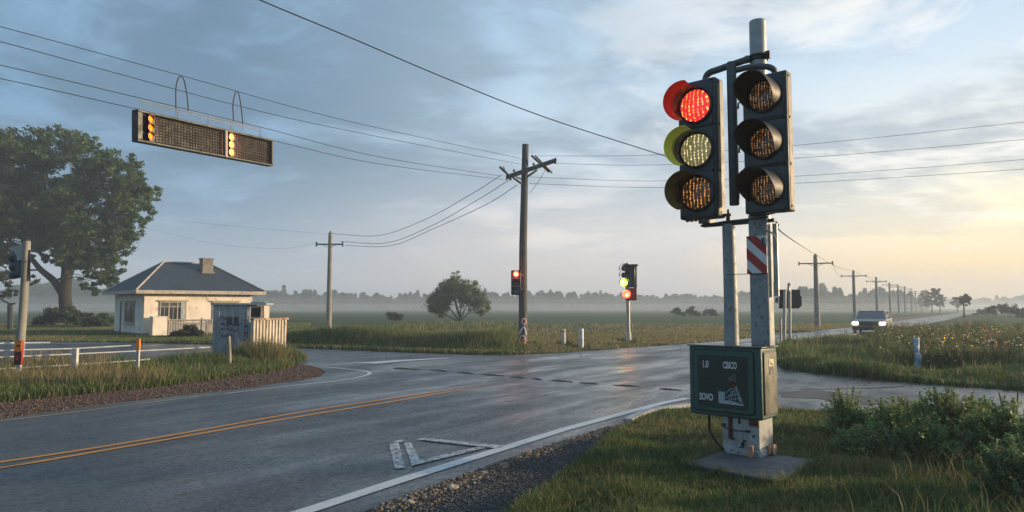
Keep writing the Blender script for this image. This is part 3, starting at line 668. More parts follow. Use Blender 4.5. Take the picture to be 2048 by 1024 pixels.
# tree partly out of frame at the left edge
Y2 = 52; b2 = AT(-70, 660, Y2)
tree('willow_tree', 'drooping tree whose branches enter at the left edge behind the leaning pole', (b2.x, Y2), pxblobs([(-60, 520, 50), (-20, 545, 32), (5, 560, 22), (15, 585, 14), (-30, 580, 25), (-60, 570, 40)], Y2, 1.5), 9000, .10, (.05, .062, .03),
     [AT(-70, 660, Y2), AT(-68, 600, Y2), AT(-60, 540, Y2)], [(AT(-68, 600, Y2), AT(-40, 575, Y2), AT(-10, 575, Y2), AT(20, 600, Y2), .07)], twigs=25, trunk_r=.25)
# round tree in the field
YR = 72; T = lambda px, py, dy=0: AT(px, py, YR+dy); b3 = T(920, 641)
tree('field_tree', 'round lone tree on several stems out in the field', (b3.x, YR), pxblobs([(910, 560, 16), (925, 575, 22), (900, 580, 22), (880, 592, 20), (866, 605, 16), (945, 585, 20), (960, 600, 18), (970, 615, 14), (875, 618, 18), (890, 604, 20), (930, 600, 18), (950, 612, 16), (862, 618, 10), (905, 568, 14), (948, 570, 10), (885, 570, 8), (962, 625, 12), (885, 630, 10), (915, 550, 8)], YR, 1.6), 24000, .09, (.140, .185, .085),
     [T(920, 645), T(919, 632), T(912, 610), T(908, 585)], [(T(920, 642), T(928, 622), T(940, 600), .09), (T(918, 642), T(902, 620), T(885, 600), .09), (T(921, 642), T(935, 628), T(955, 610), .07), (T(917, 643), T(895, 632), T(872, 615), .07), (T(920, 640), T(922, 610), T(925, 580), .08)], twigs=60, trunk_r=.12, cl=(.2, .42))
# clipped bush in the field
def bush(name, label, px, py, Y, wpx, hpx, n, ls, tint, group=None, cat='bush', depth=None, m=None, boxy=False):
    b = AT(px, py, Y); k = Y/FPX; W_, H_ = wpx*k, hpx*k; D_ = depth or W_*.7
    bl = []
    for i in range(14 if not boxy else 26):
        a = random.uniform(-1, 1); d = random.uniform(-1, 1)*.5; top = (1-abs(a)**2.2) if not boxy else 1
        z = H_*top*random.uniform(.3, .82); r_ = min(H_*(.42 if boxy else .26), W_*.22); bl.append((b.x+a*(W_/2-r_*.8), Y+d*D_, max(z, r_*.5), r_))
    t_ = thing(name, label, cat, (b.x, Y, 0), 0, group); P, T_, cc = crown_pts([(q[0]-b.x, q[1]-Y, q[2], q[3]) for q in bl], n, cl=(.3, .6))
    k_ = P[:, 2] > 0; P, T_ = P[k_], T_[k_]
    c = np.array(tint)[None]*T_[:, None]*rng.uniform(.75, 1.3, (len(P), 1)); leafset(P, ls, c, 'foliage', m or M['leaf'], t_)
    sb = MB()
    for i in range(7):
        a = random.uniform(-.25, .25)*W_; q = Vector(cc[random.randrange(len(cc))]); sb.tube([(a*.4, 0, 0), (a*.8, 0, q.z*.5), q], [.012*H_+.006, .01*H_+.004, .003], 5)
    sb.build('stems', M['bark'], t_); return t_
bush('clipped_bush', 'low boxy clipped bush alone in the misty field left of the round tree', 793, 641, 77, 34, 15, 6500, .06, (.06, .066, .035), boxy=True)
bush('bush', 'dense bush round the foot of the large tree', 130, 668, 55, 130, 40, 14000, .10, (.075, .105, .048), depth=2.5)
bush('bush', 'bush between the large tree and the left wall of the house', 198, 668, 52, 52, 32, 6000, .09, (.08, .11, .05), depth=2)
bush('bush', 'brownish green bush against the low yard railing of the house', 375, 674, 35.5, 70, 26, 9000, .05, (.085, .095, .045), depth=.6)
for px, w_, h_, lab in ((1352, 34, 19, 'leftmost and lowest of the three hedge bushes left of the main signal post'), (1385, 34, 22, 'tallest bush in the middle of the three hedge bushes left of the main signal post'), (1418, 36, 16, 'hedge bush directly left of the pale main signal post')):
    bush('hedge_bush', lab, px, 636, 110, w_, h_, 2600, .12, (.05, .062, .034), 'hedge bushes in the misty field', m=M['far'])
bush('bush', 'large round dark bush at the right edge in the mist', 2030, 634, 95, 95, 36, 6500, .12, (.045, .05, .028), 'bushes at the right edge')
bush('bush', 'small low bush left of the large round one at the right edge', 1972, 632, 120, 40, 18, 2600, .13, (.05, .056, .03), 'bushes at the right edge', m=M['far'])
def simple_tree(name, label, px, Y, top, crown_y, wpx, base_y, n, ls, tint, group=None, tr=.12):
    b = AT(px, base_y, Y); bl = []
    for i in range(16):
        a = random.uniform(-1, 1); f = random.random(); yy = top+(crown_y-top)*(.15+.7*f); q = AT(px+a*wpx*.36*(1-.5*abs(f-.55)), yy, Y+random.uniform(-1, 1)*wpx*Y/FPX*.25); bl.append((q.x, q.y, q.z, wpx*.19*Y/FPX))
    z1 = AT(px, (top+crown_y)/2, Y)
    return tree(name, label, (b.x, Y), bl, n, ls, tint, [Vector((b.x, Y, -.05)), Vector((b.x+.02*Y/50, Y, z1.z*.5)), Vector((b.x, Y, z1.z))], (), group, M['far'], twigs=14, trunk_r=tr)
simple_tree('lollipop_tree', 'small round-topped tree on a bare trunk beside the far road', 1928, 100, 590, 612, 36, 634, 3200, .12, (.05, .05, .028), tr=.1)
simple_tree('roadside_tree', 'pale hazy tree just behind the small round-topped one', 1915, 170, 589, 616, 32, 624, 1800, .2, (.06, .06, .035))
simple_tree('roadside_tree', 'taller hazy tree at the end of the pole row', 1864, 165, 569, 616, 36, 625, 4200, .2, (.055, .058, .034), 'trees at the end of the pole row')
simple_tree('roadside_tree', 'shorter hazy tree, right one of the pair at the end of the pole row', 1880, 160, 578, 618, 24, 625, 2600, .2, (.05, .054, .03), 'trees at the end of the pole row')
simple_tree('roadside_tree', 'thin hazy tree just left of the taller one at the end of the pole row', 1843, 190, 583, 616, 18, 624, 1500, .2, (.06, .062, .034), 'trees at the end of the pole row')

# far woods: one mass nobody could count
def woods():
    P = []; Cc = []
    def row(px0, px1, Y, h0, h1, step, lean=0, yb=None):
        px = px0
        while px < px1:
            Yt = Y+random.uniform(-14, 14); X = (px-1024)/FPX*Yt; s_ = (px-px0)/(px1-px0)
            h = random.uniform(h0, h1)*random.choice((.72, .85, 1, 1, 1.12))*(1+.10*math.sin(px*.013)+.06*math.sin(px*.047)); con = random.random() < .3
            rad = h*random.uniform(.18, .30); n = 620
            z = rng.random(n); rr = rad*(np.clip(1-z, 0, 1)**.8*1.1 if con else np.sqrt(np.clip(1-(2*z-1)**4, 0, 1))); th = rng.uniform(0, 6.28, n); q = rr*np.sqrt(rng.random(n))
            lump = 1+.18*np.sin(th*3+px)*np.sin(z*9+px)
            P.append(np.stack([X+np.cos(th)*q*lump, Yt+np.sin(th)*q*lump, z*h*(1.12 if con else 1)], 1)); tt = random.uniform(.8, 1.2)
            Cc.append(np.tile(np.array([(.032, .050, .034)])*tt, (n, 1))*rng.uniform(.7, 1.3, (n, 1)))
            px += step*random.uniform(.5, 1.3)
    row(-160, 640, 310, 5.6, 7.4, 8.5); row(-160, 640, 340, 6.2, 8.4, 9); row(620, 1520, 330, 5.4, 7.2, 8.5); row(640, 1520, 360, 6.2, 8.2, 9.5); row(1540, 1850, 270, 5, 7.6, 9); row(1540, 1850, 300, 6, 8.8, 10); row(1850, 2200, 480, 5, 8, 8)
    row(-160, 330, 300, 8, 10.5, 11)
    P_ = np.concatenate(P); c_ = np.concatenate(Cc)
    o = leafset(P_, .85, c_, 'far_woods', M['far'], None); tag(o, kind='stuff')
woods()

# foreground shrubs, right
def shrub(label, px, py, Yb, w, h, n, tint, ls=.017, lobes=9):
    b = G(px, py); t_ = thing('roadside_shrub', label, 'shrub', (b.x, b.y, 0), 0, 'shrubs at the right of the lawn'); sb = MB(); P = []; T_ = []
    ns = lobes*7; per = n//ns
    for i in range(ns):
        a = random.uniform(0, 6.28); q = random.random()**.6; x0 = math.cos(a)*w/2*q; y0 = math.sin(a)*w/2.4*q; hh = h*(1-.5*q**2.5)*random.uniform(.55, 1.12)
        bend = Vector((random.gauss(0, .05), random.gauss(0, .05), 0)); st_ = [Vector((x0*.45, y0*.45, 0)), Vector((x0*.75, y0*.75, hh*.5))+bend*.5, Vector((x0, y0, hh))+bend]
        cv = catmull(st_, 3); sb.tube(cv, [.006-.0007*k for k in range(len(cv))], 4); tt = random.uniform(.6, 1.35)
        sides = []
        for f in (.3, .45, .6, .72, .84): 
            k = int(f*(len(cv)-1)); p = cv[k]; e = p+Vector((random.gauss(0, .085), random.gauss(0, .085), random.uniform(.03, .12)))*(1.25-f*.7); sb.tube([p, e], [.0028, .0012], 3); sides.append((p, e))
        for k in range(per):
            if random.random() < .45: f = random.random()**.75; u = f*(len(cv)-1); k0 = min(int(u), len(cv)-2); c_ = cv[k0].lerp(cv[k0+1], u-k0); g_ = .022*(1.3-f)
            else: p, e = random.choice(sides); c_ = p.lerp(e, random.random()**.7); g_ = .017
            P.append((c_.x+random.gauss(0, g_), c_.y+random.gauss(0, g_), c_.z+random.gauss(0, g_*.8))); T_.append(tt)
    P = np.array(P); T_ = np.array(T_); k_ = P[:, 2] > .01; P, T_ = P[k_], T_[k_]
    hfac = rng.random(len(P)) < .07
    c = np.array(tint)[None]*T_[:, None]*rng.uniform(.7, 1.4, (len(P), 1)); c[hfac] = np.array((.16, .12, .05))*rng.uniform(.6, 1.2, (hfac.sum(), 1))
    leafset(P, ls, c, 'foliage', M['shrub'], t_); sb.build('stems', M['bark'], t_)
shrub('slender upright shrub nearest the green cabinet, leftmost of the shrubs', 1695, 878, 0, .46, .58, 9000, (.085, .120, .050), .015, 7)
shrub('low sprawling shrub second from the green cabinet', 1765, 886, 0, .80, .50, 12000, (.075, .108, .044), .016, 9)
shrub('tallest bushy shrub with yellowish tip in the middle of the clump', 1895, 905, 0, 1.0, .70, 24000, (.070, .102, .038), .017, 15)
shrub('dark bushy shrub low in the clump before the tallest one', 1850, 935, 0, .75, .50, 12000, (.052, .082, .034), .016, 9)
shrub('broad dark shrub at the right edge', 2030, 935, 0, 1.1, .66, 24000, (.060, .092, .038), .017, 14)
shrub('dark leafy shrub in the lower right corner', 2060, 1010, 0, .85, .52, 15000, (.050, .080, .038), .016, 10)
shrub('light green weedy shrub in front of the slender one, beside the mown lawn', 1725, 912, 0, .55, .34, 7000, (.085, .120, .052), .013, 7)
shrub('thin leggy shrub between the slender shrub and the tallest one, at the road side', 1810, 866, 0, .70, .44, 11000, (.075, .105, .045), .015, 8)
shrub('tall airy shrub behind the broad dark one, at the road side', 1975, 880, 0, .95, .50, 15000, (.070, .095, .042), .016, 10)
tw = thing('bare_twigs', 'two bare brown stems standing above the shrubs at the right edge', 'twigs', G(2015, 880), 0)
tb = MB(); o3 = G(2015, 880)
for a, b in (((2022, 850), (1998, 785)), ((2030, 850), (2036, 783))):
    p0 = AT(a[0], 880, 8.3)-o3; p1 = AT(b[0], b[1], 8.2)-o3; tb.tube([p0, (p0+p1)/2, p1], [.012, .011, .008], 6)
tb.build('stem', M['wood_moss'], tw)

# weedy bank with flowers, right
x, y = polar(90000, 17, 45, 27, 41, 1.6); k = ~inpoly(x, y, asphalt) & (y > 16.5+.25*(x-8)); x, y = x[k], y[k]
k = rng.random(len(x)) < np.clip((np.degrees(np.arctan2(x, y))-27)/4, 0, 1)*(.25+.75*wave2(x, y, .8, 2)); gp = G(1836, 738); x, y = x[k], y[k]; k = ~((np.hypot(x-gp.x*.95, y-gp.y*.95) < 1.0)); x, y = x[k], y[k]; r = np.hypot(x, y)
wd = blades('weeds', x, y, rng.uniform(.3, .75, len(x))*(.6+.7*wave2(x, y, 1.3, 1)), .0009+.0004*r, .28, lean=.5, tintmul=.62)
k = rng.random(len(x)) < .17; xw, yw = x[k], y[k]; nw = len(xw); zz = rng.uniform(.15, .72, nw)
pal = np.array([(.30, .28, .23), (.20, .18, .13), (.06, .085, .035), (.75, .16, .03), (.85, .50, .03), (.09, .07, .045)]); 
patch = wave2(xw, yw, 1.1, 6) > .70
ci = np.where(patch & (rng.random(nw) < .30), rng.choice([3, 4], nw), rng.choice([0, 1, 2, 2, 5, 5], nw))
o = leafset(np.stack([xw, yw, zz], 1), .036, pal[ci]*rng.uniform(.6, 1.2, (nw, 1)), 'wild_flowers', M['shrub'], None); tag(o, kind='stuff')
# ------------------------------------------------------------------ main traffic signal
TH = R(-42); O0 = G(1503, 905, SLZ); O0 = Vector((O0.x, O0.y, 0))
TL = thing('traffic_light', 'tall double traffic light with green control cabinet on a concrete slab in the lawn', 'traffic light', O0, TH)
INV = (Matrix.Translation(O0) @ Matrix.Rotation(TH, 4, 'Z')).inverted(); NL = Vector((-math.sin(TH), math.cos(TH), 0))
def X(px, py, ly): return INV @ onplane(px, py, O0+NL*ly, NL)
def lensdisc(c, r, name, m, parent):
    b = MB(); b.lathe(c, (0, -1, 0), [(r, 0), (r*.98, .012), (r*.8, .026), (r*.45, .036), (.001, .040)], 28, cap=False); return b.build(name, m, parent)
def visor_tube(c, r, L, a0, a1, taper, name, m, parent, th=.006, n=26, cut=0.0, y0=0.0, flare=1.0):
    """open tube sector; a0..a1 degrees measured from +x, counter-clockwise; taper(angle)->length factor"""
    vs = []; fs = []
    for k in range(n+1):
        a = R(a0+(a1-a0)*k/n); l = L*taper(math.degrees(a)); ca_, sa_ = math.cos(a), math.sin(a)
        for rr, yy, rf in ((r, 0, 1), (r, l, flare), (r-th, l, flare), (r-th, 0, 1)):
            vs.append((c[0]+ca_*rr*rf, c[1]-y0-yy, c[2]+sa_*rr*rf))
    for k in range(n):
        for j in range(4):
            j2 = (j+1) % 4; fs.append((k*4+j, (k+1)*4+j, (k+1)*4+j2, k*4+j2))
    b = MB(); b.add(vs, fs+[(0, 1, 2, 3), (n*4+3, n*4+2, n*4+1, n*4)]); return b.build(name, m, parent)
inv_slab = [INV @ Vector((p.x, p.y, 0)) for p in slab]
sb = MB(); sb.prism([(p.x, p.y, 0.0) for p in inv_slab], (0, 0, SLZ)); sb.build('concrete_slab', M['concrete_slab'], TL, bevel=.012, seg=3)
# pale steel pedestal
pd = MB(); pd.bb((-.225, -.19, SLZ), (.17, .15, .46)); pd.bb((-.20, -.205, SLZ), (.185, .17, .155)); pd.bb((-.06, -.20, .16), (.0, -.188, .455)); pd.bb((.045, -.203, .165), (.172, .0, .38))
ped = pd.build('pedestal', M['pedestal'], TL, bevel=.006)
q = MB(); q.tube([(-.13, -.205, .46), (-.13, -.205, .24)], .022, 10); q.tube([(-.13, -.205, .245), (-.09, -.215, .24)], .014, 8); q.box((.12, -.20, .425), (.10, .03, .06)); q.pieces('rusty_pipe', M['rust'], ped, bevel=.002)
q = MB(); q.tube([(-.205, -.2, .365), (-.17, -.21, .335), (-.10, -.21, .33), (.0, -.21, .33), (.07, -.21, .335)], .006, 8); q.lathe((-.205, -.19, .37), (0, -1, 0), [(.02, 0), (.02, .025), (.012, .03)], 14)
q.lathe((.05, -.2, .335), (0, -1, 0), [(.014, 0), (.014, .02)], 10); q.lathe((.075, -.2, .335), (0, -1, 0), [(.010, 0), (.010, .02)], 10); q.box((-.03, -.21, .43), (.016, .02, .06)); q.box((.0, -.212, .20), (.02, .02, .035)); q.box((.02, -.212, .235), (.03, .012, .018)); q.box((-.01, -.212, .17), (.03, .012, .014))
for x_, z_ in ((-.19, .10), (-.05, .11), (-.12, .12), (.15, .12)): q.lathe((x_, -.205, z_), (0, -1, 0), [(.007, 0), (.007, .008), (.004, .010)], 8)
q.lathe((.115, -.204, .29), (0, -1, 0), [(.014, 0), (.014, .004)], 14); q.pieces('pipework', M['black'], ped)
q = MB(); q.lathe((.10, -.25, SLZ), (0, 0, 1), [(.026, 0), (.032, .012), (.032, .04), (.022, .052), (.030, .06), (.031, .115), (.02, .128), (.008, .14), (.008, .165)], 16)
q.lathe((.085, -.25, .12), (-.2, -1, 0), [(.018, 0), (.018, .04)], 12); q.build('valve', M['tan'], ped)
q = MB(); q.lathe((.173, .06, .135), (1, 0, 0), [(.055, 0), (.055, .05), (.03, .055)], 20); q.box((.19, -.02, .14), (.03, .05, .08)); q.build('cable_drum', M['tan'], ped)
# cabinet
cb_ = MB(); cb_.bb((-.575, -.22, .455), (.215, .185, 1.175)); cab = cb_.build('cabinet', M['green'], TL, bevel=.018, seg=3)
def rrect(x0, z0, x1, z1, r, y, n=6):
    out = []
    for cx_, cz_, a0 in ((x1-r, z1-r, 0), (x0+r, z1-r, 90), (x0+r, z0+r, 180), (x1-r, z0+r, 270)):
        for k in range(n+1):
            a = R(a0+90*k/n); out.append((cx_+r*math.cos(a), y, cz_+r*math.sin(a)))
    return out
q = MB(); q.prism(rrect(-.525, .495, .145, 1.14, .035, -.2215), (0, .0, 0)) if False else None
q.prism(rrect(-.525, .495, .150, 1.145, .04, -.219), (0, -.006, 0)); q.build('door_seal', M['black'], cab)
q = MB(); q.prism(rrect(-.513, .507, .138, 1.133, .034, -.22), (0, -.018, 0)); door = q.build('door', M['green'], cab, bevel=.006)
q = MB(); q.prism(rrect(-.47, .545, .085, 1.085, .022, -.235), (0, -.0055, 0)); q.build('door_panel', M['green_dark'], cab, bevel=.002)
q = MB(); q.tube([(-.468, -.2425, .745), (-.33, -.2425, .745), (-.16, -.2425, .745)], .0022, 5); q.tube([(-.10, -.2425, .64), (-.09, -.2425, .60), (-.06, -.2425, .55)], .0016, 5); q.pieces('panel_crease', M['green'], cab)
# writing
def text(s, x, z, size, y, parent, m, sx=1.0):
    cu_ = bpy.data.curves.new('lettering', 'FONT'); cu_.body = s; cu_.size = size; cu_.extrude = .0012; cu_.offset = size*.034; cu_.resolution_u = 3
    to = bpy.data.objects.new('tmp', cu_); C.objects.link(to); dg = bpy.context.evaluated_depsgraph_get(); me = bpy.data.meshes.new_from_object(to.evaluated_get(dg))
    bpy.data.objects.remove(to); me.transform(Matrix.Translation((x, y, z)) @ Matrix.Rotation(R(90), 4, 'X') @ Matrix.Diagonal((sx, 1, 1, 1)))
    me.materials.clear(); me.materials.append(m); o = bpy.data.objects.new('lettering', me); C.objects.link(o); o.parent = parent; return o
LET = mat('white_lettering', (.66, .69, .68), .6, 0, .2, 40, spot=(.10, .13, .12), spotamt=.66, spotscale=90)
text('1.0', -.415, .955, .100, -.2425, cab, LET, .62); text('CBICO', -.18, .958, .096, -.2425, cab, LET, .52); text('SOVO', -.45, .615, .098, -.2425, cab, LET, .58)
# torn pictogram: thin struts inside a triangle
wb = mat('pale_blue_decal', (.42, .52, .58), .5, 0, .25, 30, spot=(.05, .10, .12), spotamt=.6, spotscale=30)
q = MB(); yy = -.2425
q.prism([(-.235, yy, .625), (-.10, yy, .632), (.035, yy, .600), (.04, yy, .590), (-.235, yy, .595)][::-1], (0, -.0025, 0)); q.prism([(-.235, yy, .627), (-.165, yy, .627), (-.165, yy, .715), (-.235, yy, .715)][::-1], (0, -.0018, 0))
for a, b in (((-.125, .635), (-.075, .765)), ((-.05, .63), (-.062, .77)), ((0, .622), (-.05, .775)), ((.028, .605), (-.042, .79)), ((-.155, .70), (-.09, .76)), ((-.10, .64), (-.02, .66)), ((-.09, .69), (-.03, .70)), ((-.15, .65), (-.11, .69)), ((-.03, .72), (-.01, .64)), ((-.075, .73), (-.10, .64)), ((-.02, .69), (.01, .63))):
    q.tube([(a[0], yy-.002, a[1]), (b[0], yy-.002, b[1])], .0038, 5)
q.build('pictogram', wb, cab)
q = MB(); q.lathe((-.075, yy, .80), (0, -1, 0), [(.032, 0), (.03, .004)], 10); q.prism([(-.10, yy, .79), (-.05, yy, .79), (-.055, yy, .74), (-.09, yy, .74)][::-1], (0, -.0035, 0)); q.build('pictogram_head', M['black'], cab)
q = MB(); q.prism([(-.135, yy, .85), (-.05, yy, .92), (-.035, yy, .85), (-.055, yy, .80), (-.11, yy, .83)][::-1], (0, -.002, 0)); q.build('torn_label', mat('grey_torn_label', (.11, .115, .11), .7, 0, .3, 30), cab)
q = MB(); q.lathe((-.072, yy-.004, .795), (0, -1, 0), [(.010, 0), (.009, .002)], 10); q.build('red_mark', M['red_paint'], cab)
# side door of the cabinet
q = MB(); q.bb((.213, -.175, .50), (.2215, .155, 1.135)); q.build('side_seal', M['black'], cab)
q = MB(); q.bb((.214, -.168, .508), (.230, .148, 1.127)); q.build('side_door', M['green_side'], cab, bevel=.004)
q = MB(); q.bb((.229, -.06, .90), (.2345, .06, 1.06)); q.build('lock_plate', M['galv_clean'], cab, bevel=.003)
q = MB(); q.bb((.2335, -.05, .905), (.238, .05, .985)); q.build('meter_window', M['black'], cab, bevel=.002)
q = MB(); q.lathe((.234, -.0, 1.02), (1, 0, 0), [(.024, 0), (.022, .008), (.008, .010)], 16); q.build('lock', mat('brass', (.65, .48, .16), .35, .6), cab)
q = MB()
for y_, z_ in ((.022, .965), (.022, .93), (-.03, .925)): q.lathe((.2375, y_, z_), (1, 0, 0), [(.012, 0), (.010, .004)], 12)
q.pieces('dial', M['galv_clean'], cab)
q = MB(); q.bb((-.59, -.235, 1.173), (.232, .198, 1.19)); q.build('cabinet_lid', M['green_side'], cab, bevel=.005)
q = MB(); q.tube(catmull([(-.40, -.12, .46), (-.40, -.13, .40), (-.385, -.15, .29), (-.31, -.17, .19), (-.24, -.19, .14), (-.21, -.2, .105)], 5), .014, 10); q.build('cable', M['black'], TL)
# posts
lp = X(1461.5, 600, 0.0); lr = .072
q = MB(); q.tube([(lp.x, 0, 1.18), (lp.x, 0, 1.8), (lp.x-.006, 0, 2.48)], [lr*1.06, lr*1.0, lr*.93], 28); q.build('post', M['galv'], TL)
q = MB(); q.lathe((lp.x-.006, 0, 2.48), (0, 0, 1), [(.055, 0), (.05, .02), (.026, .035), (.024, .09), (.032, .095), (.030, .115), (.014, .12), (.014, .155), (.004, .165)], 18); q.build('post_cap', M['bracket'], TL)
rp = X(1519, 600, -.075); rx = rp.x
q = MB(); q.bb((rx-.105, -.075, 1.18), (rx+.095, .075, 2.56)); q.build('post', M['galv'], TL, bevel=.022, seg=4)
tp = X(1516, 90, .02); q = MB(); q.tube([(tp.x, .02, 2.5), (tp.x, .02, X(1516, 44, .02).z)], [.088, .086], 32); q.lathe((tp.x, .02, X(1516, 44, .02).z), (0, 0, 1), [(.086, 0), (.08, .012), (.05, .016)], 32); q.build('post', M['galv_clean'], TL)
q = MB(); q.tube([(rx+.14, .03, 1.7), (rx+.14, .03, 2.45)], .026, 12); q.tube(catmull([(rx+.06, -.085, 2.37), (rx+.13, -.08, 2.36), (rx+.165, -.02, 2.28), (rx+.155, .01, 2.12)], 4), .009, 8); q.build('conduit', M['galv_clean'], TL)
q = MB(); q.box((lp.x+.10, -.0, 2.485), (.80, .06, .035)); q.box((lp.x-.22, -.03, 2.515), (.10, .08, .10)); q.tube([(lp.x-.30, -.06, 2.48), (lp.x-.02, -.075, 2.50), (rx+.12, -.08, 2.51)], .013, 8)
for dx_ in (.14, .19, .23): q.lathe((rx+dx_, -.06, 2.545+dx_*.1), (.5, -.6, .3), [(.016, 0), (.016, .035), (.008, .045)], 10)
q.tube([(rx+.05, -.06, 2.53), (rx+.22, -.06, 2.56), (rx+.28, -.07, 2.55)], .010, 8); q.build('cross_bracket', M['bracket'], TL, bevel=.003)
# vertical tube and top piping
vp = X(1465.5, 260, -.12); vz0, vz1 = X(1465, 411, -.12).z, X(1465, 124, -.12).z
q = MB(); q.tube([(vp.x, -.12, vz0), (vp.x, -.12, vz0+.01), (vp.x, -.12, vz1-.03), (vp.x, -.12, vz1)], [.046, .051, .051, .044], 20); q.build('vertical_tube', M['bracket'], TL)
hl_ = X(1410, 165, -.1); e1 = X(1414, 148, -.1)
q = MB(); q.tube(catmull([hl_+Vector((0, .0, -.06)), hl_, e1+Vector((.015, 0, .0)), X(1440, 138, -.1), X(1468, 128, -.08), X(1500, 117, -.06)], 5), .037, 12)
q.tube(catmull([X(1470, 141, -.1), X(1500, 134, -.12), X(1530, 133, -.12), X(1546, 138, -.08), X(1552, 150, -.02)], 5), .032, 12); q.tube([X(1440, 138, -.1)+Vector((-.012, 0, -.003)), X(1440, 138, -.1)+Vector((.012, 0, .003))], .034, 12); q.build('pipe_arm', M['bracket'], TL)
cz = X(1516, 117, .02).z; q = MB(); q.lathe((tp.x, .02, cz-.035), (0, 0, 1), [(.088, 0), (.098, .004), (.098, .03), (.094, .036), (.098, .042), (.098, .066), (.088, .07)], 32, cap=False); q.box((tp.x+.115, -.02, cz), (.05, .03, .085)); q.box((tp.x-.105, -.03, cz), (.03, .03, .08)); q.tube([(tp.x+.09, -.04, cz), (tp.x+.15, -.05, cz)], .008, 8); q.build('pipe_clamp', M['black'], TL, bevel=.003)
# striped marker board
m0 = X(1493, 473, -.095); m1 = X(1535, 546, -.095); hz = MB(); hz.bb((m0.x, -.10, m1.z), (m1.x, -.088, m0.z)); hb = hz.build('marker_board', M['white_paint'], TL, bevel=.002)
W_ = m1.x-m0.x; H_ = m0.z-m1.z; q = MB()
def clip_stripe(t0, t1):
    # band between lines z' + k x' = t inside the unit board, falling to the right
    k_ = .95; P_ = [(0, 0), (W_, 0), (W_, H_), (0, H_)]
    def cut(P, f):
        out = []
        for i in range(len(P)):
            a, b = P[i], P[(i+1) % len(P)]; fa, fb = f(a), f(b)
            if fa >= 0: out.append(a)
            if fa*fb < 0: s_ = fa/(fa-fb); out.append((a[0]+(b[0]-a[0])*s_, a[1]+(b[1]-a[1])*s_))
        return out
    P_ = cut(P_, lambda p: p[1]+k_*p[0]-t0); P_ = cut(P_, lambda p: t1-(p[1]+k_*p[0])) if P_ else P_
    return P_
for t0, t1 in ((-.1, .055), (.155, .27), (.375, .485)):
    P_ = clip_stripe(t0, t1)
    if len(P_) > 2: q.prism([(m0.x+a, -.1005, m1.z+b) for a, b in P_][::-1], (0, -.002, 0))
q.build('red_stripes', M['red_paint'], hb)
q = MB(); q.box((m1.x-.035, -.107, m0.z-.06), (.03, .014, .07)); q.build('board_clip', M['bracket'], hb, bevel=.002)
q = MB(); q.tube([(lp.x-.07, -.0, m1.z-.0), (lp.x, -.08, m1.z), (rx-.1, -.088, m1.z-.004), (rx+.1, -.088, m1.z-.004)], .004, 6); q.build('tie_wire', M['wire'], TL)

def head(cx_, z0, z1, w, y0, dep, zs, lens_r, kind):
    hb_ = MB(); hb_.bb((cx_-w/2, y0, z0), (cx_+w/2, y0+dep, z1)); h_ = hb_.build('signal_head', M['housing'], TL, bevel=.022 if kind == 'L' else .014, seg=3)
    q = MB()
    for i in range(3):
        zc_ = zs[i]; hh = (z1-z0)/3/2-.016; q.prism(rrect(cx_-w/2+.03, zc_-hh, cx_+w/2-.03, zc_+hh, .03, y0+.002), (0, -.014, 0))
    q.pieces('lamp_door', M['housing'], h_, bevel=.005)
    q = MB()
    for i in range(4):
        zz_ = z0+(z1-z0)*i/3
        for sx in (-1, 1): q.lathe((cx_+sx*(w/2-.035), y0-.012, zz_+(.03 if i == 0 else -.03 if i == 3 else 0)), (0, -1, 0), [(.013, 0), (.013, .008), (.007, .012)], 8)
        q.lathe((cx_+w/2, y0+dep*.35, min(max(zz_, z0+.05), z1-.05)), (1, 0, 0), [(.015, 0), (.015, .008), (.008, .012)], 8)
    for i in range(1, 3): q.bb((cx_-w/2-.001, y0-.0145, z0+(z1-z0)*i/3-.004), (cx_+w/2+.001, y0-.002, z0+(z1-z0)*i/3+.004))
    q.pieces('bolt', M['black'], h_)
    q = MB(); q.bb((cx_+w/2+.0002, y0+.03, z0+.02), (cx_+w/2+.004, y0+dep-.02, z1-.02)); q.build('side_cover', M['housing_edge'], h_, bevel=.002)
    for i, zc_ in enumerate(zs):
        q = MB(); q.lathe((cx_, y0-.012, zc_), (0, -1, 0), [(lens_r*1.22, 0), (lens_r*1.22, .022), (lens_r*1.10, .028), (lens_r*1.02, .012)], 32, cap=False); q.build('lens_ring', M['visor'], h_)
        if kind == 'L':
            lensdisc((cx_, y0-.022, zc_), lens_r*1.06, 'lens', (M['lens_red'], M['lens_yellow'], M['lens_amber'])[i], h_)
            tf = lambda a: max(.10, .5+.5*math.cos(R(a-165)))**.55
            visor_tube((cx_, y0-.012, zc_), lens_r*1.20, .19, 42, 275, tf, 'visor', M['visor'], h_)
            o_ = visor_tube((cx_, y0-.012, zc_), lens_r*1.19, .16, 84, 246, lambda a: max(.02, .5+.5*math.cos(R(a-162)))**.6, 'visor_flap', (M['red_glow_visor'], M['yellow_glow_visor'], M['olive_visor'])[i], h_, y0=.165, flare=1.10)
        else:
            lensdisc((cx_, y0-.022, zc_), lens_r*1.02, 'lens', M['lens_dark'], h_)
            visor_tube((cx_, y0-.012, zc_), lens_r*1.28, .35, -38, 218, lambda a: .42+.58*min(1, max(0, (math.sin(R(a))+.62)/1.0)), 'visor', M['visor2'], h_, th=.008, n=36)
YL = -.27
a = X(1357, 300, YL); b = X(1433, 300, YL); zt = X(1395, 160, YL).z; zb = X(1395, 437, YL).z
head((a.x+b.x)/2, zb, zt, b.x-a.x, YL, .20, [X(1394, 211, YL-.02).z, X(1393, 300, YL-.02).z, X(1393, 387, YL-.02).z], .165, 'L')
a = X(1487, 285, YL); b = X(1576, 285, YL); zt = X(1530, 148, YL).z; zb = X(1530, 425, YL).z
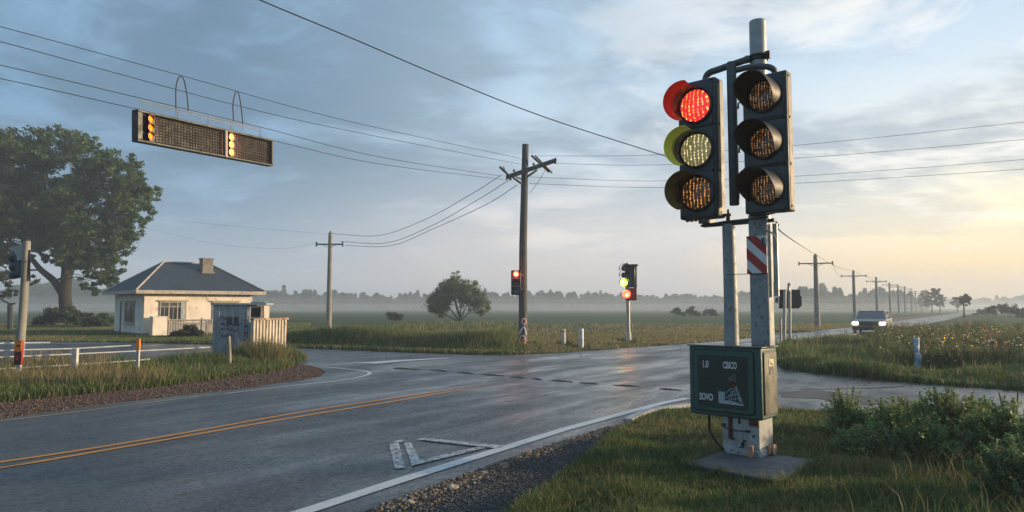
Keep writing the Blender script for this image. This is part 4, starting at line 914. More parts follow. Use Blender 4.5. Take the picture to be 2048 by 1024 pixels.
head((a.x+b.x)/2, zb, zt, b.x-a.x, YL, .15, [X(1525, 194, YL).z, X(1525, 287, YL).z, X(1525, 380, YL).z], .142, 'R')
q = MB(); q.bb((rx-.06, -.13, 2.53), (rx+.10, -.02, 2.62)); q.bb((X(1405, 440, -.2).x-.05, -.2, 2.49), (X(1405, 440, -.2).x+.05, -.09, 2.56)); q.bb((X(1395, 440, -.2).x, -.14, 2.55), (X(1395, 440, -.2).x+.35, -.11, 2.58)); q.build('head_bracket', M['bracket'], TL, bevel=.004)
q = MB(); hx = X(1395, 440, -.2).x
for k in range(5): q.lathe((hx-.12+k*.05, -.2, zb+.0 if False else X(1395, 441, -.2).z+.012), (0, 0, -1), [(.022, 0), (.02, .012+.006*(k % 2)), (.01, .022)], 10)
q.pieces('cable_gland', M['tan'], TL)
q = MB()
for px, py in ((1476, 212), (1478, 300), (1476, 376), (1477, 392)): p = X(px, py, -.2); q.tube([p+Vector((.03, .05, .05)), p+Vector((.005, 0, .03)), p+Vector((0, 0, -.03))], [.007, .009, .011], 7)
q.pieces('wing_latch', M['black'], TL)

# ------------------------------------------------------------------ overhead lamp board on the wires
YA, YB = 14.0, 17.6
pL0 = AT(270, 219, YA); pL1 = AT(270, 283, YA); pR0 = AT(542, 284, YB); zt, zb = pL0.z, pL1.z
dv = Vector((pR0.x-pL0.x, pR0.y-pL0.y, 0)); Lb = dv.length; thb = math.atan2(dv.y, dv.x); ztR = pR0.z
OB = Vector((pL0.x, pL0.y, 0)); nb = Vector((-math.sin(thb), math.cos(thb), 0)); INB = (Matrix.Translation(OB) @ Matrix.Rotation(thb, 4, 'Z')).inverted()
def XB(px, py, ly=0.0): return INB @ onplane(px, py, OB+nb*ly, nb)
board = thing('lamp_board', 'long dark mesh board with two columns of amber lamps hanging from the wires', 'overhead signal', OB, thb)
c4 = [XB(270, 219), XB(542, 280), XB(542, 333), XB(270, 283)]
def lerp2(u, v): t_ = c4[0].lerp(c4[1], u); b_ = c4[3].lerp(c4[2], u); return t_.lerp(b_, v)
def slabq(u0, v0, u1, v1, y0, y1, q, mi=0):
    P_ = [lerp2(u0, v0), lerp2(u1, v0), lerp2(u1, v1), lerp2(u0, v1)]; q.prism([(p.x, y0, p.z) for p in P_], (0, y1-y0, 0), mi)
q = MB(); slabq(0, 0, 1, .07, -.08, .10, q); slabq(0, .93, 1, 1, -.08, .10, q); slabq(0, .07, .03, .93, -.08, .10, q); slabq(.985, .07, 1, .93, -.08, .10, q); q.build('frame', mat('board_frame_paint', (.020, .027, .031), .5), board, bevel=.01)
q = MB(); slabq(.03, .07, .985, .93, .03, .09, q); q.build('back_plate', mat('back_plate_black', (.020, .018, .017), .6), board)
q = MB(); slabq(.589, .05, .607, .99, -.10, -.02, q); q.build('divider', mat('divider_grey', (.26, .26, .26), .6), board, bevel=.004)
q = MB()
for u0, u1, nu in ((.14, .588, 22), (.70, .985, 15)):
    for i in range(nu+1):
        u = u0+(u1-u0)*i/nu; a, b = lerp2(u, .08), lerp2(u, .92); q.tube([(a.x, -.03, a.z), (b.x, -.03, b.z)], .0075, 4, caps=False)
    for j in range(9):
        v = .08+.84*(j+.5)/9; a, b = lerp2(u0, v), lerp2(u1, v); q.tube([(a.x, -.036, a.z), (b.x, -.036, b.z)], .0075, 4, caps=False)
q.build('wire_mesh', mat('mesh_wire', (.045, .043, .042), .65, .1), board)
for u, hot in ((.085, 0), (.655, 1)):
    for v in (.22, .49, .76):
        c = lerp2(u, v); q = MB(); q.lathe((c.x, .03, c.z), (0, -1, 0), [(.095, 0), (.095, .07), (.078, .07), (.072, .03)], 20, cap=False); q.build('lamp_hood' , M['visor'], board)
        q = MB(); q.lathe((c.x, .0, c.z), (0, -1, 0), [(.076, 0), (.07, .02), (.04, .034), (.001, .04)], 20, cap=False); q.build('lamp', M['on_hot'] if hot else M['on_amber'], board)
        if not hot: visor_tube((c.x, -.04, c.z), .095, .05, 20, 250, lambda a: 1, 'lamp_hood', M['visor'], board, n=18)
q = MB(); ra, rb = XB(280, 200), XB(522, 256); rc, rd = XB(280, 207), XB(522, 263)
q.tube([ra, rb], .009, 6); q.tube([rc+Vector((0, -.05, 0)), rd+Vector((0, -.05, 0))], .009, 6)
for i in range(13):
    s_ = i/12; a = ra.lerp(rb, s_); b = rc.lerp(rd, min(1, s_+.04))+Vector((0, -.05, 0)); q.tube([a, b], .005, 4)
for px, y0, y1 in ((280, 200, 222), (416, 232, 250), (520, 255, 277), (352, 218, 234), (356, 220, 238), (461, 242, 258), (485, 247, 262)): q.tube([XB(px, y0), XB(px, y1)], .008, 5)
for px, y in ((416, 246), (462, 257), (354, 234), (520, 272)): q.tube([XB(px-4, y+4), XB(px, y-4), XB(px+4, y+4)], .006, 4)
q.build('hanging_rail', M['galv_clean'], board)
q = MB()
for P_ in ([(352, 218), (352, 178), (356, 158), (362, 153), (368, 160), (374, 190), (377, 222)], [(467, 241), (466, 210), (470, 188), (473, 183), (477, 186), (481, 205), (486, 247)]): q.tube(catmull([XB(*p) for p in P_], 5), .013, 7)
q.pieces('hanger_loop', M['wire'], board)

def lamplight(loc, col, power, rad=.05):
    l = bpy.data.objects.new('lamp_light', bpy.data.lights.new('lamp_light', 'POINT')); C.objects.link(l); l.data.energy = power; l.data.color = col; l.data.shadow_soft_size = rad; l.location = loc; return l
MBD = Matrix.Translation(OB) @ Matrix.Rotation(thb, 4, 'Z')
for v in (.22, .49, .76):
    c = lerp2(.655, v); lamplight(MBD @ Vector((c.x+.02, -.17, c.z)), (1, .30, .04), 2.6)
    c = lerp2(.085, v); lamplight(MBD @ Vector((c.x+.02, -.14, c.z)), (1, .25, .03), .3)
# ------------------------------------------------------------------ wooden utility pole and small signals
YP = 28.6; pb = AT(1046, 692, YP); pt = AT(1051, 289, YP); PO = Vector((pb.x, YP, 0))
up = thing('utility_pole', 'thick weathered wooden utility pole with a broken tilted crossarm beside the junction', 'utility pole', PO)
T = lambda px, py, dy=0: AT(px, py, YP+dy)-PO
q = MB(); tz = T(1051, 289); q.tube([(0, 0, -.1), (0.01, 0, tz.z*.5), (tz.x, 0, tz.z)], [.185, .16, .135], 24); q.build('pole', M['wood'], up)
q = MB(); a, b = T(1012, 355, -.35), T(1113, 320, -.15); d = (b-a); ax = d.normalized(); q.prism([a+Vector((0, -.06, -.09)), a+Vector((0, .06, -.09)), a+Vector((0, .06, .09)), a+Vector((0, -.06, .09))], d); q.build('crossarm', M['wood'], up, bevel=.01)
q = MB()
for p0, p1, r_ in (((1063, 311), (1098, 344), .045), ((1070, 311), (1104, 346), .035), ((1000, 334), (1020, 353), .05)): q.tube([T(*p0, -.2), T(*p1, .25)], r_, 6)
q.tube([T(1007, 333, -.2), T(1010, 342, -.25)], .02, 5); q.pieces('broken_arm_stub', M['wood_moss'], up)
q = MB(); q.tube([T(1026, 355, -.3), T(1044, 368, -.17)], .045, 6); q.tube([T(1074, 340, -.28), T(1054, 354, -.17)], .045, 6); q.tube([T(1032, 354, -.3), T(1043, 358, -.2)], .03, 6); q.pieces('brace', M['wood_moss'], up)
q = MB()
for p in ((1014, 352), (1021, 358), (1110, 325), (1028, 341), (1067, 328)): c = T(*p, -.38); q.lathe(c-Vector((0, 0, .05)), (0, 0, 1), [(.04, 0), (.055, .03), (.03, .05), (.05, .07), (.02, .10)], 10)
q.pieces('insulator', M['black'], up)
DEC = mat('pale_painted_mark', (.75, .68, .67), .7, 0, .2, 20)
def onpole(L, r, off, w=.02):
    w = w*1.45   # a painted mark wrapped on the pole front: list of px points
    q = MB(); pts = []
    for px, py in L:
        p = T(px, py, -r); x_ = max(-r*.95, min(r*.95, p.x)); pts.append(Vector((x_*(1+off/r), -math.sqrt(max(1e-6, r*r-x_*x_))*(1+off/r), p.z)))
    q.tube(pts, w, 6); return q
def ring(cx_, cy_, rx_, ry_, n=16): return [(cx_+rx_*math.cos(2*math.pi*k/n), cy_+ry_*math.sin(2*math.pi*k/n)) for k in range(n+1)]
q = onpole(ring(1048, 643, 3.6, 5.5), .18, .004, .022); q2 = onpole(ring(1045, 681, 5.5, 9.5), .184, .004, .022); q.add(q2.v, q2.f); q2 = onpole([(1039, 669), (1043, 660), (1048, 653), (1050, 660), (1051, 670)], .183, .004, .03); q.add(q2.v, q2.f); q.build('painted_mark', DEC, up)
q = onpole(ring(1048, 643, 1.6, 2.5, 8), .18, .004, .028); q2 = onpole(ring(1045, 682, 2.2, 5, 10), .184, .004, .030); q.add(q2.v, q2.f); q.build('painted_mark', M['red_paint'], up)
# small signal on the pole
sA = thing('pole_signal', 'small black signal with red lamp lit, mounted on the wooden utility pole', 'traffic light', AT(1032, 590, YP-.25))
def small_head(parent, x0, x1, z0, z1, zs, r, ms, dep=.18, name='housing', hoods=True):
    q = MB(); q.bb((x0, 0, z0), (x1, dep, z1)); h_ = q.build(name, M['visor'], parent, bevel=.03)
    for z_, m_ in zip(zs, ms):
        c = ((x0+x1)/2, -.002, z_)
        q = MB(); q.lathe(c, (0, -1, 0), [(r, 0), (r*.9, .02), (r*.5, .035), (.001, .04)], 20, cap=False); q.build('lamp', m_, parent)
        if hoods: visor_tube(c, r*1.15, .16, -20, 200, lambda a: .5+.5*max(0, math.sin(R(a))), 'visor', M['visor'], parent, n=16)
s = YP/FPX
RG = mat('red_housing', (.10, .010, .012), .5)
BL = mat('bluish_dead_lens', (.07, .16, .26), .2, 0, .2, 20)
small_head(sA, -.20, .20, 0, 49*s, [41.5*s, 25*s, 9*s], .115, [M['on_red'], mat('dim_grey_lens', (.06, .06, .07), .25), BL])
q = MB(); q.bb((.195, .02, 10*s), (.30, .10, 13*s)); q.bb((.195, .02, 38*s), (.30, .10, 41*s)); q.bb((-.205, -.004, 33*s), (.205, 0, 33.8*s)); q.bb((-.205, -.004, 17*s), (.205, 0, 17.8*s)); q.pieces('bracket', M['galv_clean'], sA)
q = MB(); q.lathe((0, -.045, 41*s), (0, -1, 0), [(.05, 0), (.001, .02)], 14, cap=False); q.build('lamp_core', M['on_core'], sA)
# signal on its own post
YS = 32.0; s = YS/FPX; b = AT(1257, 684, YS); sB = thing('traffic_light', 'small traffic light on a grey post with green and red lamps lit, beyond the junction', 'traffic light', (b.x, YS, 0))
T = lambda px, py, dy=0: AT(px, py, YS+dy)-Vector((b.x, YS, 0))
q = MB(); q.tube([(0, 0, 0), (0, 0, T(1257, 526).z)], .085, 18); q.build('post', M['galv_clean'], sB)
q = MB(); q.tube([(0, 0, 0), (0, 0, T(1257, 664).z)], .125, 18); q.build('post_sleeve', M['white_post'], sB, bevel=.01)
q = MB(); q.bb((T(1240, 0).x+.06, -.2, T(0, 575).z), (T(1262, 0).x, -.07, T(0, 533).z)); h_ = q.build('housing', M['visor'], sB, bevel=.03)
for py, m_, r_ in ((537, BL, .12), (550, M['visor'], .12), (565, M['on_green'], .17)):
    c = T(1247.5, py, -.2); q = MB(); q.lathe(c, (0, -1, 0), [(r_, 0), (r_*.8, .03), (.001, .06)], 18, cap=False); q.build('lamp', m_, sB)
    visor_tube(c, .22, .26, 15, 200, lambda a: 1, 'visor', M['visor'], sB, n=16)
q = MB(); q.lathe(T(1246, 565, -.27), (0, -1, 0), [(.07, 0), (.001, .02)], 12, cap=False); q.build('lamp_core', emis('green_core', (.9, 1, .5), 12), sB)
q = MB(); q.bb((T(1238, 0).x, -.45, T(0, 533).z), (T(1266, 0).x, -.05, T(0, 529.5).z)); q.build('top_plate', M['visor'], sB, bevel=.01)
q = MB(); q.bb((T(1243, 0).x, -.24, T(0, 601).z), (T(1265, 0).x, -.07, T(0, 576).z)); q.build('lower_housing', RG, sB, bevel=.05)
c = T(1253, 588, -.24); q = MB(); q.lathe(c, (0, -1, 0), [(.18, 0), (.15, .03), (.001, .06)], 20, cap=False); q.build('lamp', M['on_red'], sB)
q = MB(); q.lathe(T(1254, 590, -.31), (0, -1, 0), [(.05, 0), (.001, .02)], 12, cap=False); q.build('lamp_core', M['on_core'], sB)
q = MB(); q.bb((T(1261, 0).x, -.1, T(0, 600).z), (T(1266, 0).x, .06, T(0, 533).z)); q.build('side_box', M['car_dark'], sB, bevel=.01)
for py in (536, 551, 567):
    c = T(1268, py, -.05); q = MB(); q.tube([c+Vector((.12*math.cos(a_*math.pi/6), .10*math.sin(a_*math.pi/6), .05*math.sin(a_*math.pi/6)+.02)) for a_ in range(13)], .022, 5); q.lathe(c, (.4, -1, 0), [(.08, 0), (.001, .04)], 12, cap=False); q.build('side_lamp', M['visor'], sB)

lamplight(AT(1033, 548, 28.05), (1, .08, .03), 5); lamplight(AT(1250, 566, 31.5), (.5, 1, .1), 3); lamplight(AT(1252, 589, 31.5), (1, .1, .04), 5)
# ------------------------------------------------------------------ concrete power poles
def power_pole(px, py, ptop, Y, arm, r, label, group='power poles along the far road', army=None, yaw=0.0):
    b = AT(px, py, Y); t_ = thing('power_pole', label, 'power pole', (b.x, Y, 0), yaw, group); H_ = AT(px, ptop, Y).z
    q = MB(); q.tube([(0, 0, -.1), (0, 0, H_)], [r*1.25, r*.8], 12); q.build('pole', M['conc_pole'], t_)
    za = AT(px, army or ptop+16, Y).z; L_ = arm*Y/FPX
    q = MB(); q.box((0, -r, za), (2*L_, .10, .09)); q.tube([(-L_*.55, -r, za), (0, -r, za-.22), (L_*.55, -r, za)], .022, 5)
    q.build('crossarm', M['conc_pole'], t_)
    q = MB()
    for sx in (-.97, .97): q.lathe((sx*L_, -r, za+.0), (0, 0, 1), [(.05, -.14), (.05, -.02), (.03, .03), (.055, .06), (.05, .13), (.02, .15)], 8)
    q.lathe((0, 0, H_), (0, 0, 1), [(.05, 0), (.06, .05), (.03, .12)], 8); q.pieces('insulator', M['car_dark'], t_); return t_, Vector((b.x, Y, 0)), za, L_, H_
P1 = power_pole(657, 669, 466, 43, 27, .15, 'slim concrete power pole standing alone in the field right of the house', 'power poles in the left field', 489)
rowp = []
for px, py, pt_, Y, arm, r, lab in ((1635, 655, 510, 52, 32, .17, 'nearest and tallest power pole of the far road row, left of the car'), (1710, 641, 542, 78, 23, .17, 'second power pole of the far road row, rising behind the car'),
        (1755, 636, 555, 97, 18, .17, 'third power pole of the far road row, first one right of the car roof'), (1781, 631, 566, 121, 13, .16, 'fourth power pole of the far road row'), (1798, 629, 570, 134, 13, .16, 'fifth power pole of the far road row'),
        (1811, 627, 574, 146, 13, .16, 'sixth power pole of the far road row'), (1823.5, 625, 579, 165, 11, .16, 'seventh power pole of the far road row'), (1832, 623, 583, 185, 9, .16, 'eighth power pole of the far road row, just before the trees'), (1843, 622, 588, 215, 6, .15, 'ninth and smallest power pole, in front of the hazy trees')):
    rowp.append(power_pole(px, py, pt_, Y, arm, r, lab, army=pt_+(17 if Y < 60 else 10 if Y < 90 else 8 if Y < 110 else 4), yaw=R(-20)))

# ------------------------------------------------------------------ wires
def wire(P_, label, r=.0075, group='overhead wires', sag=0.0, n=20):
    pts = [Vector(p) for p in P_]
    if len(pts) == 2:
        a, b = pts; pts = [a.lerp(b, i/n)-Vector((0, 0, sag*4*(i/n)*(1-i/n))) for i in range(n+1)]
    else: pts = catmull(pts, 8)
    q = MB(); q.tube(pts, r, 5); o = q.build('overhead_wire', M['wire'], None); tag(o, label, 'wire', group)
A_ = AT
wire([A_(-160, 15, 10.5), A_(0, 53, 12.1), A_(362, 151, 15.2), A_(700, 243, 20), A_(1042, 317, YP)], 'topmost wire from the upper left to the wooden utility pole, carrying the lamp board loops')
wire([A_(-160, 47, 10.5), A_(0, 83, 12.1), A_(466, 209, 16.2), A_(700, 262, 20), A_(1048, 330, YP-.25)], 'second wire from the top between the upper left edge and the wooden utility pole')
wire([A_(-160, 98, 11), A_(0, 130, 12.1), A_(279, 196, 14.1), A_(520, 254, 17.3), A_(760, 314, 21), A_(1000, 352, YP-.3)], 'third wire from the top, running along the rail of the lamp board')
wire([A_(-160, 128, 11), A_(0, 157, 12.1), A_(268, 217, 14.05), A_(545, 281, 17.7), A_(760, 328, 21.5), A_(1015, 360, YP-.3)], 'lowest of the four wires crossing the left sky')
for i, (ya, xa, yb, xm, ym, lab) in enumerate(((312, 1075, 244, 1600, 290, 'topmost wire leaving the wooden utility pole to the right edge'), (327, 1108, 279, 1600, 316, 'second wire from the top leaving the wooden utility pole to the right edge'),
        (354, 1060, 319, 1600, 352, 'third wire from the top leaving the wooden utility pole to the right edge'), (367, 1058, 338, 1600, 366, 'lowest wire leaving the wooden utility pole to the right edge'))):
    wire([A_(xa, ya, YP), A_(1300, ya+(.0 if i == 0 else 3 if i < 2 else 4)+(-2 if i == 0 else 4 if i > 1 else 0), 27.6), A_(xm, ym+(0 if i > 1 else 0), 26.4), A_(2048, yb, 24.5), A_(2200, yb-16, 24)], lab)
wire([A_(430, -45, 4.2), A_(520, 0, 4.6), A_(700, 75, 5.2), A_(900, 160, 5.9), A_(1100, 238, 6.6), A_(1358, 321, 7.5)], 'thick black cable crossing the sky from the top edge to the left signal head', .0048, 'loose cables')
P657 = P1[1]+Vector((0, -.15, 0))
for pa, pm, pb_, lab in (((1003, 350), (850, 449), (663, 467), 'upper of the three slack wires between the wooden pole and the lone field pole'), ((1018, 360), (860, 463), (682, 483), 'middle of the three slack wires between the wooden pole and the lone field pole'), ((1034, 370), (870, 466), (690, 491), 'lowest of the three slack wires between the wooden pole and the lone field pole')):
    mx = (pa[0]+pb_[0])/2; my = (pa[1]+pb_[1])/2
    wire([A_(*pa, YP-.2), A_(pa[0]-60, pa[1]+38, 30.0), A_(pm[0], pm[1]-10, 34.0), A_((pm[0]+pb_[0])/2, (pm[1]+pb_[1])/2+13 , 38.5), A_(*pb_, 42.8)], lab, .013)
wire([A_(1092, 338, YP), A_(1080, 358, YP-.2), A_(1060, 386, YP-.25)], 'short wire dropping from the crossarm to the wooden pole on its right side', .010, 'loose cables')
wire([A_(655, 468, 43), A_(520, 457, 44), A_(380, 444, 46), A_(200, 425, 48)], 'faint upper wire running left from the lone field pole', .0045); wire([A_(632, 486, 43), A_(560, 497, 44), A_(430, 487, 46), A_(300, 458, 48), A_(150, 425, 50)], 'faint lower wire running left from the lone field pole', .0045)
def armpt(p, sx): b_, za, L_ = p[1], p[2], p[3]; return Vector((b_.x+sx*L_*math.cos(R(-20)), b_.y+sx*L_*math.sin(R(-20)), za+.12))
wire([A_(1552, 443, 7.5), A_(1585, 480, 14), A_(1634, 511, 51.8)], 'thin wire from the main signal to the nearest pole of the far road row', .009, 'wires along the far road')
for i, (p, p2) in enumerate(zip(rowp[:5], rowp[1:6])):
    nm = ('first', 'second', 'third', 'fourth', 'fifth', 'sixth')
    wire([p[1]+Vector((0, 0, p[4]+.1)), p2[1]+Vector((0, 0, p2[4]+.1))], f'top wire between the {nm[i]} and {nm[i+1]} pole of the far road row', .014, 'wires along the far road', sag=.35)
    wire([armpt(p, .97), armpt(p2, -.97 if i == 0 else .97)], f'arm wire between the {nm[i]} and {nm[i+1]} pole of the far road row', .012, 'wires along the far road', sag=.5)

# ------------------------------------------------------------------ house
C0 = G(286, 673); TH2 = R(42); HW, HD, HH = 5.75, 6.2, AT(286, 584, C0.y).z
hs = thing('house', 'small white plastered house with a dark hipped roof beside the large tree', 'house', C0, TH2)
IH = (Matrix.Translation(C0) @ Matrix.Rotation(TH2, 4, 'Z')).inverted(); NF = Vector((-math.sin(TH2), math.cos(TH2), 0)); NSd = Vector((math.cos(TH2), math.sin(TH2), 0))
def XH(px, py, ly=0): return IH @ onplane(px, py, C0+NF*ly, NF)
def XS(px, py, lx=0): return IH @ onplane(px, py, C0+NSd*lx, NSd)
q = MB(); q.bb((0, 0, 0), (HW, HD, HH)); wl_ = q.build('walls', M['plaster'], hs)
q = MB(); q.bb((-.03, -.03, 0), (HW+.03, HD+.03, .16)); q.build('plinth', M['chimney'], hs)
ov = .55; RZ = HH+1.80; e0 = HH-.02
def roofmat():
    m, t, b, o = newmat('slate_roof'); co = objco(t); w = t.add('ShaderNodeTexBrick'); w.inputs['Scale'].default_value = 4.2; w.inputs['Mortar Size'].default_value = .03; w.inputs['Brick Width'].default_value = .55; w.inputs['Row Height'].default_value = .42
    w.inputs['Color1'].default_value = (.026, .040, .052, 1); w.inputs['Color2'].default_value = (.045, .062, .076, 1); w.inputs['Mortar'].default_value = (.018, .024, .03, 1)
    t.link(co, w.inputs['Vector']); n = t.noise(co, 1.2, 5); c = t.mix(t.mapr(n, .35, .65, 0, .5), w.outputs['Color'], (.04, .06, .075, 1)); t.link(c, b.inputs['Base Color']); b.inputs['Roughness'].default_value = .55
    bp = t.add('ShaderNodeBump'); bp.inputs['Strength'].default_value = .6; bp.inputs['Distance'].default_value = .03; t.link(w.outputs['Fac'], bp.inputs['Height']); bp.invert = True; t.link(bp.outputs[0], b.inputs['Normal']); return m
r0, r1 = 1.75, HW-1.45
vs = [(-ov, -ov, e0), (HW+ov, -ov, e0), (HW+ov, HD+ov, e0), (-ov, HD+ov, e0), (-ov, -ov, e0+.10), (HW+ov, -ov, e0+.10), (HW+ov, HD+ov, e0+.10), (-ov, HD+ov, e0+.10), (r0, HD/2, RZ), (r1, HD/2, RZ)]
q = MB(); q.add(vs, [(0, 1, 2, 3), (0, 1, 5, 4), (1, 2, 6, 5), (2, 3, 7, 6), (3, 0, 4, 7), (4, 5, 9, 8), (6, 7, 8, 9), (5, 6, 9), (7, 4, 8)]); rf = q.build('roof', roofmat(), hs, smooth=False)
q = MB()
for a, b in (((-ov, -ov), (HW+ov, -ov)), ((HW+ov, -ov), (HW+ov, HD+ov)), ((-ov, HD+ov), (-ov, -ov))):
    q.prism([Vector((a[0], a[1], e0-.07)), Vector((b[0], b[1], e0-.07)), Vector((b[0], b[1], e0+.115)), Vector((a[0], a[1], e0+.115))], Vector((0, -.03, 0)) if a[1] == b[1] else Vector((.03 if a[0] > 0 else -.03, 0, 0)))
q.build('fascia', M['fascia'], rf)
q = MB(); V4 = [Vector(v) for v in vs]
for a, b in ((4, 8), (5, 9), (8, 9), (6, 9), (7, 8)): q.tube([V4[a]+Vector((0, 0, .02)), V4[b]+Vector((0, 0, .02))], .05, 6)
q.pieces('ridge_tile', M['fascia'], rf)
ch = XH(413, 535, 2.1); q = MB(); q.bb((ch.x-.30, 1.85, HH+.9), (ch.x+.30, 2.45, RZ+.20)); q.bb((ch.x-.34, 1.81, RZ+.19), (ch.x+.34, 2.49, RZ+.27)); q.bb((ch.x-.36, 1.75, HH+1.1), (ch.x+.36, 2.5, HH+1.26)); q.build('chimney', M['chimney'], rf, bevel=.01)
q = MB()
for i in range(40):
    x_ = random.uniform(0, HW); q.box((x_, -.04-random.random()*.3, HH-.10), (.06, .10, random.uniform(.04, .10)))
q.pieces('eaves_bracket', M['wood'], rf)
def window(x0, x1, z0, z1, cols, face='F', shade=0.0):
    fr = MB(); gl = MB(); t_ = .06
    def bb(q, a0, c0, a1, c1, y0, y1):
        q.bb((a0, -y1, c0), (a1, -y0, c1)) if face == 'F' else q.bb((-y1, a0, c0), (-y0, a1, c1))
    bb(fr, x0, z0, x1, z0+t_, .002, .06); bb(fr, x0, z1-t_, x1, z1, .002, .06)
    for k in range(cols+1):
        xk = x0+(x1-x0-t_)*k/cols; bb(fr, xk, z0+t_, xk+t_, z1-t_, .002, .055)
    zt_ = z0+(z1-z0)*.70; bb(fr, x0+t_, zt_, x1-t_, zt_+.05, .002, .05); bb(fr, x0-.08, z0-.07, x1+.08, z0-.002, .002, .12); bb(fr, x0-.08, z1+.002, x1+.08, z1+.07, .002, .10)
    f_ = fr.build('window', M['frame'], hs, bevel=.006); bb(gl, x0+t_*.9, z0+t_*.9, x1-t_*.9, z1-t_*.9, .003, .012); gl.build('pane', M['glass'], f_)
    mb_ = MB()
    for k in range(cols):
        xa = x0+(x1-x0-t_)*(k+.5)/cols+t_/2-.012; bb(mb_, xa, z0+t_, xa+.024, zt_-.001, .014, .04)
        for e in range(1, 5):
            xe = x0+(x1-x0-t_)*(k+e/5)/cols+t_*.5; bb(mb_, xe-.006, zt_+.051, xe+.006, z1-t_-.001, .014, .03)
    mb_.pieces('glazing_bar', M['frame'], f_)
    return f_
a, b = XH(318, 643), XH(373, 603); window(a.x, b.x, a.z+.05, b.z, 3)
q = MB(); q.bb((b.x-.30, -.075, a.z+.1), (b.x-.07, -.062, b.z-.05)); q.build('shutter', M['shed'], hs)
a, b = XH(424, 643), XH(478, 604); window(a.x, b.x, a.z+.05, b.z, 3)
a, b = XS(269, 647), XS(252, 604); window(min(a.y, b.y), max(a.y, b.y), a.z, b.z, 1, 'S')
q = MB(); yS = XS(243, 640).y; q.tube([(-.06, yS, .05), (-.06, yS, XS(243, 602).z)], .03, 8); q.build('downpipe', M['rust'], hs)
q = MB(); a = XH(302, 672, -.7); q.bb((a.x, -.9, 0), (a.x+.72, -.35, 1.02)); q.bb((a.x-.03, -.93, 1.02), (a.x+.75, -.32, 1.06)); o = q.build('meter_cabinet', M['plaster'], None, bevel=.01); o.location = C0; o.rotation_euler = (0, 0, TH2); tag(o, 'low pale cabinet standing against the front wall of the house', 'cabinet')
yr = thing('yard_railing', 'low pale picket railing before the front wall of the house', 'railing', C0, TH2)
q = MB(); xa, xb = a.x+.8, HW+.3; q.bb((xa, -.86, .80), (xb, -.80, .88)); q.bb((xa, -.86, .12), (xb, -.80, .18)); q.pieces('rail', M['fascia'], yr)
q = MB(); x_ = xa
while x_ < xb: q.box((x_, -.90, .46), (.045, .03, .82)); x_ += .13
q.pieces('picket', M['fascia'], yr); q = MB()
for k in range(4): q.box((xa+(xb-xa)*k/3, -.83, .48), (.09, .09, .96))
q.pieces('post', M['fascia'], yr)

# ------------------------------------------------------------------ steel kiosk and corrugated fence
YK = 21.2; k0 = G(423, 716); TK = R(8); kio = thing('steel_kiosk', 'grey weathered steel kiosk with graffiti before the house', 'kiosk', (k0.x, k0.y, 0), TK)
IK = (Matrix.Translation((k0.x, k0.y, 0)) @ Matrix.Rotation(TK, 4, 'Z')).inverted(); NK = Vector((-math.sin(TK), math.cos(TK), 0)); KO = Vector((k0.x, k0.y, 0))
def XK(px, py, ly=0): return IK @ onplane(px, py, KO+NK*ly, NK)
w1 = XK(499, 660).x; w2 = XK(526, 660).x; hk = XK(460, 610).z
q = MB(); q.bb((0, .02, 0), (w1, 1.0, hk)); q.build('body', M['shed'], kio, bevel=.01)
q = MB(); q.bb((w1, .12, 0), (w2, .9, hk-.02)); q.build('annex', M['corr'], kio, bevel=.006)
q = MB(); a = XK(501, 634, .1); b = XK(521, 615, .1); q.bb((a.x, .10, a.z), (b.x, .125, b.z)); q.build('service_window', M['dark_int'], kio)
q = MB(); q.bb((a.x-.03, .06, a.z-.06), (b.x+.03, .13, a.z-.01)); q.bb((a.x-.03, .09, b.z+.002), (b.x+.03, .13, b.z+.04)); q.bb((a.x-.035, .09, a.z), (a.x-.002, .13, b.z)); q.bb((b.x+.002, .09, a.z), (b.x+.035, .13, b.z)); q.build('window_frame', M['corr'], kio)
q = MB(); q.bb((-.06, -.06, hk), (w2+.10, 1.08, hk+.06)); q.tube([(w1-.05, .3, hk+.08), (w2, .3, hk+.09)], .03, 6); q.build('roof', M['shed'], kio, bevel=.006)
q = MB(); x_ = .06
while x_ < w1-.05: q.bb((x_, 0, .06), (x_+.028, .0195, hk*(.80 if .2 < x_ < .98 else .95))); x_ += .105
q.build('ribs', M['shed'], kio)
GR = mat('graffiti_dark_paint', (.03, .025, .04), .6, 0, .2, 10); q = MB()
rnd = random.Random(5)
for L_, zc_ in ((9, 1.22), (10, 1.02), (9, .86), (6, .68)):
    x_ = .26
    for k in range(L_):
        pts = [(x_+rnd.uniform(-.02, .05), -.004, zc_+rnd.uniform(-.07, .07)) for _ in range(4)]; q.tube(catmull(pts, 3), .008, 4); x_ += .062
for z_ in (1.15, 1.0, .95, .78, .74, .55): q.tube([(w1-.17, -.004, z_), (w1-.05, -.004, z_+.01)], .009, 4)
q.tube([(w1-.13, -.004, 1.2), (w1-.13, -.004, .4)], .007, 4); q.tube([(w1-.06, -.004, 1.2), (w1-.06, -.004, .5)], .007, 4); q.build('graffiti', GR, kio)
q = MB(); q.bb((w1-.11, -.006, 1.30), (w1-.05, .019, 1.46)); q.build('paper_notice', M['white_post'], kio)
q = MB(); q.bb((.42, -.004, 1.02), (.56, .019, 1.24)); q.bb((.64, -.004, 1.0), (.76, .019, 1.26)); q.pieces('door_pane', M['glass'], kio)
f0 = G(504, 721); f1 = G(573, 714); cf = thing('corrugated_fence', 'short cream corrugated fence joined to the steel kiosk', 'fence', f0, math.atan2(f1.y-f0.y, f1.x-f0.x)); Lf = (f1-f0).length; hf = AT(536, 640, (f0.y+f1.y)/2).z
q = MB(); n_ = 11; vs = []; fs = []
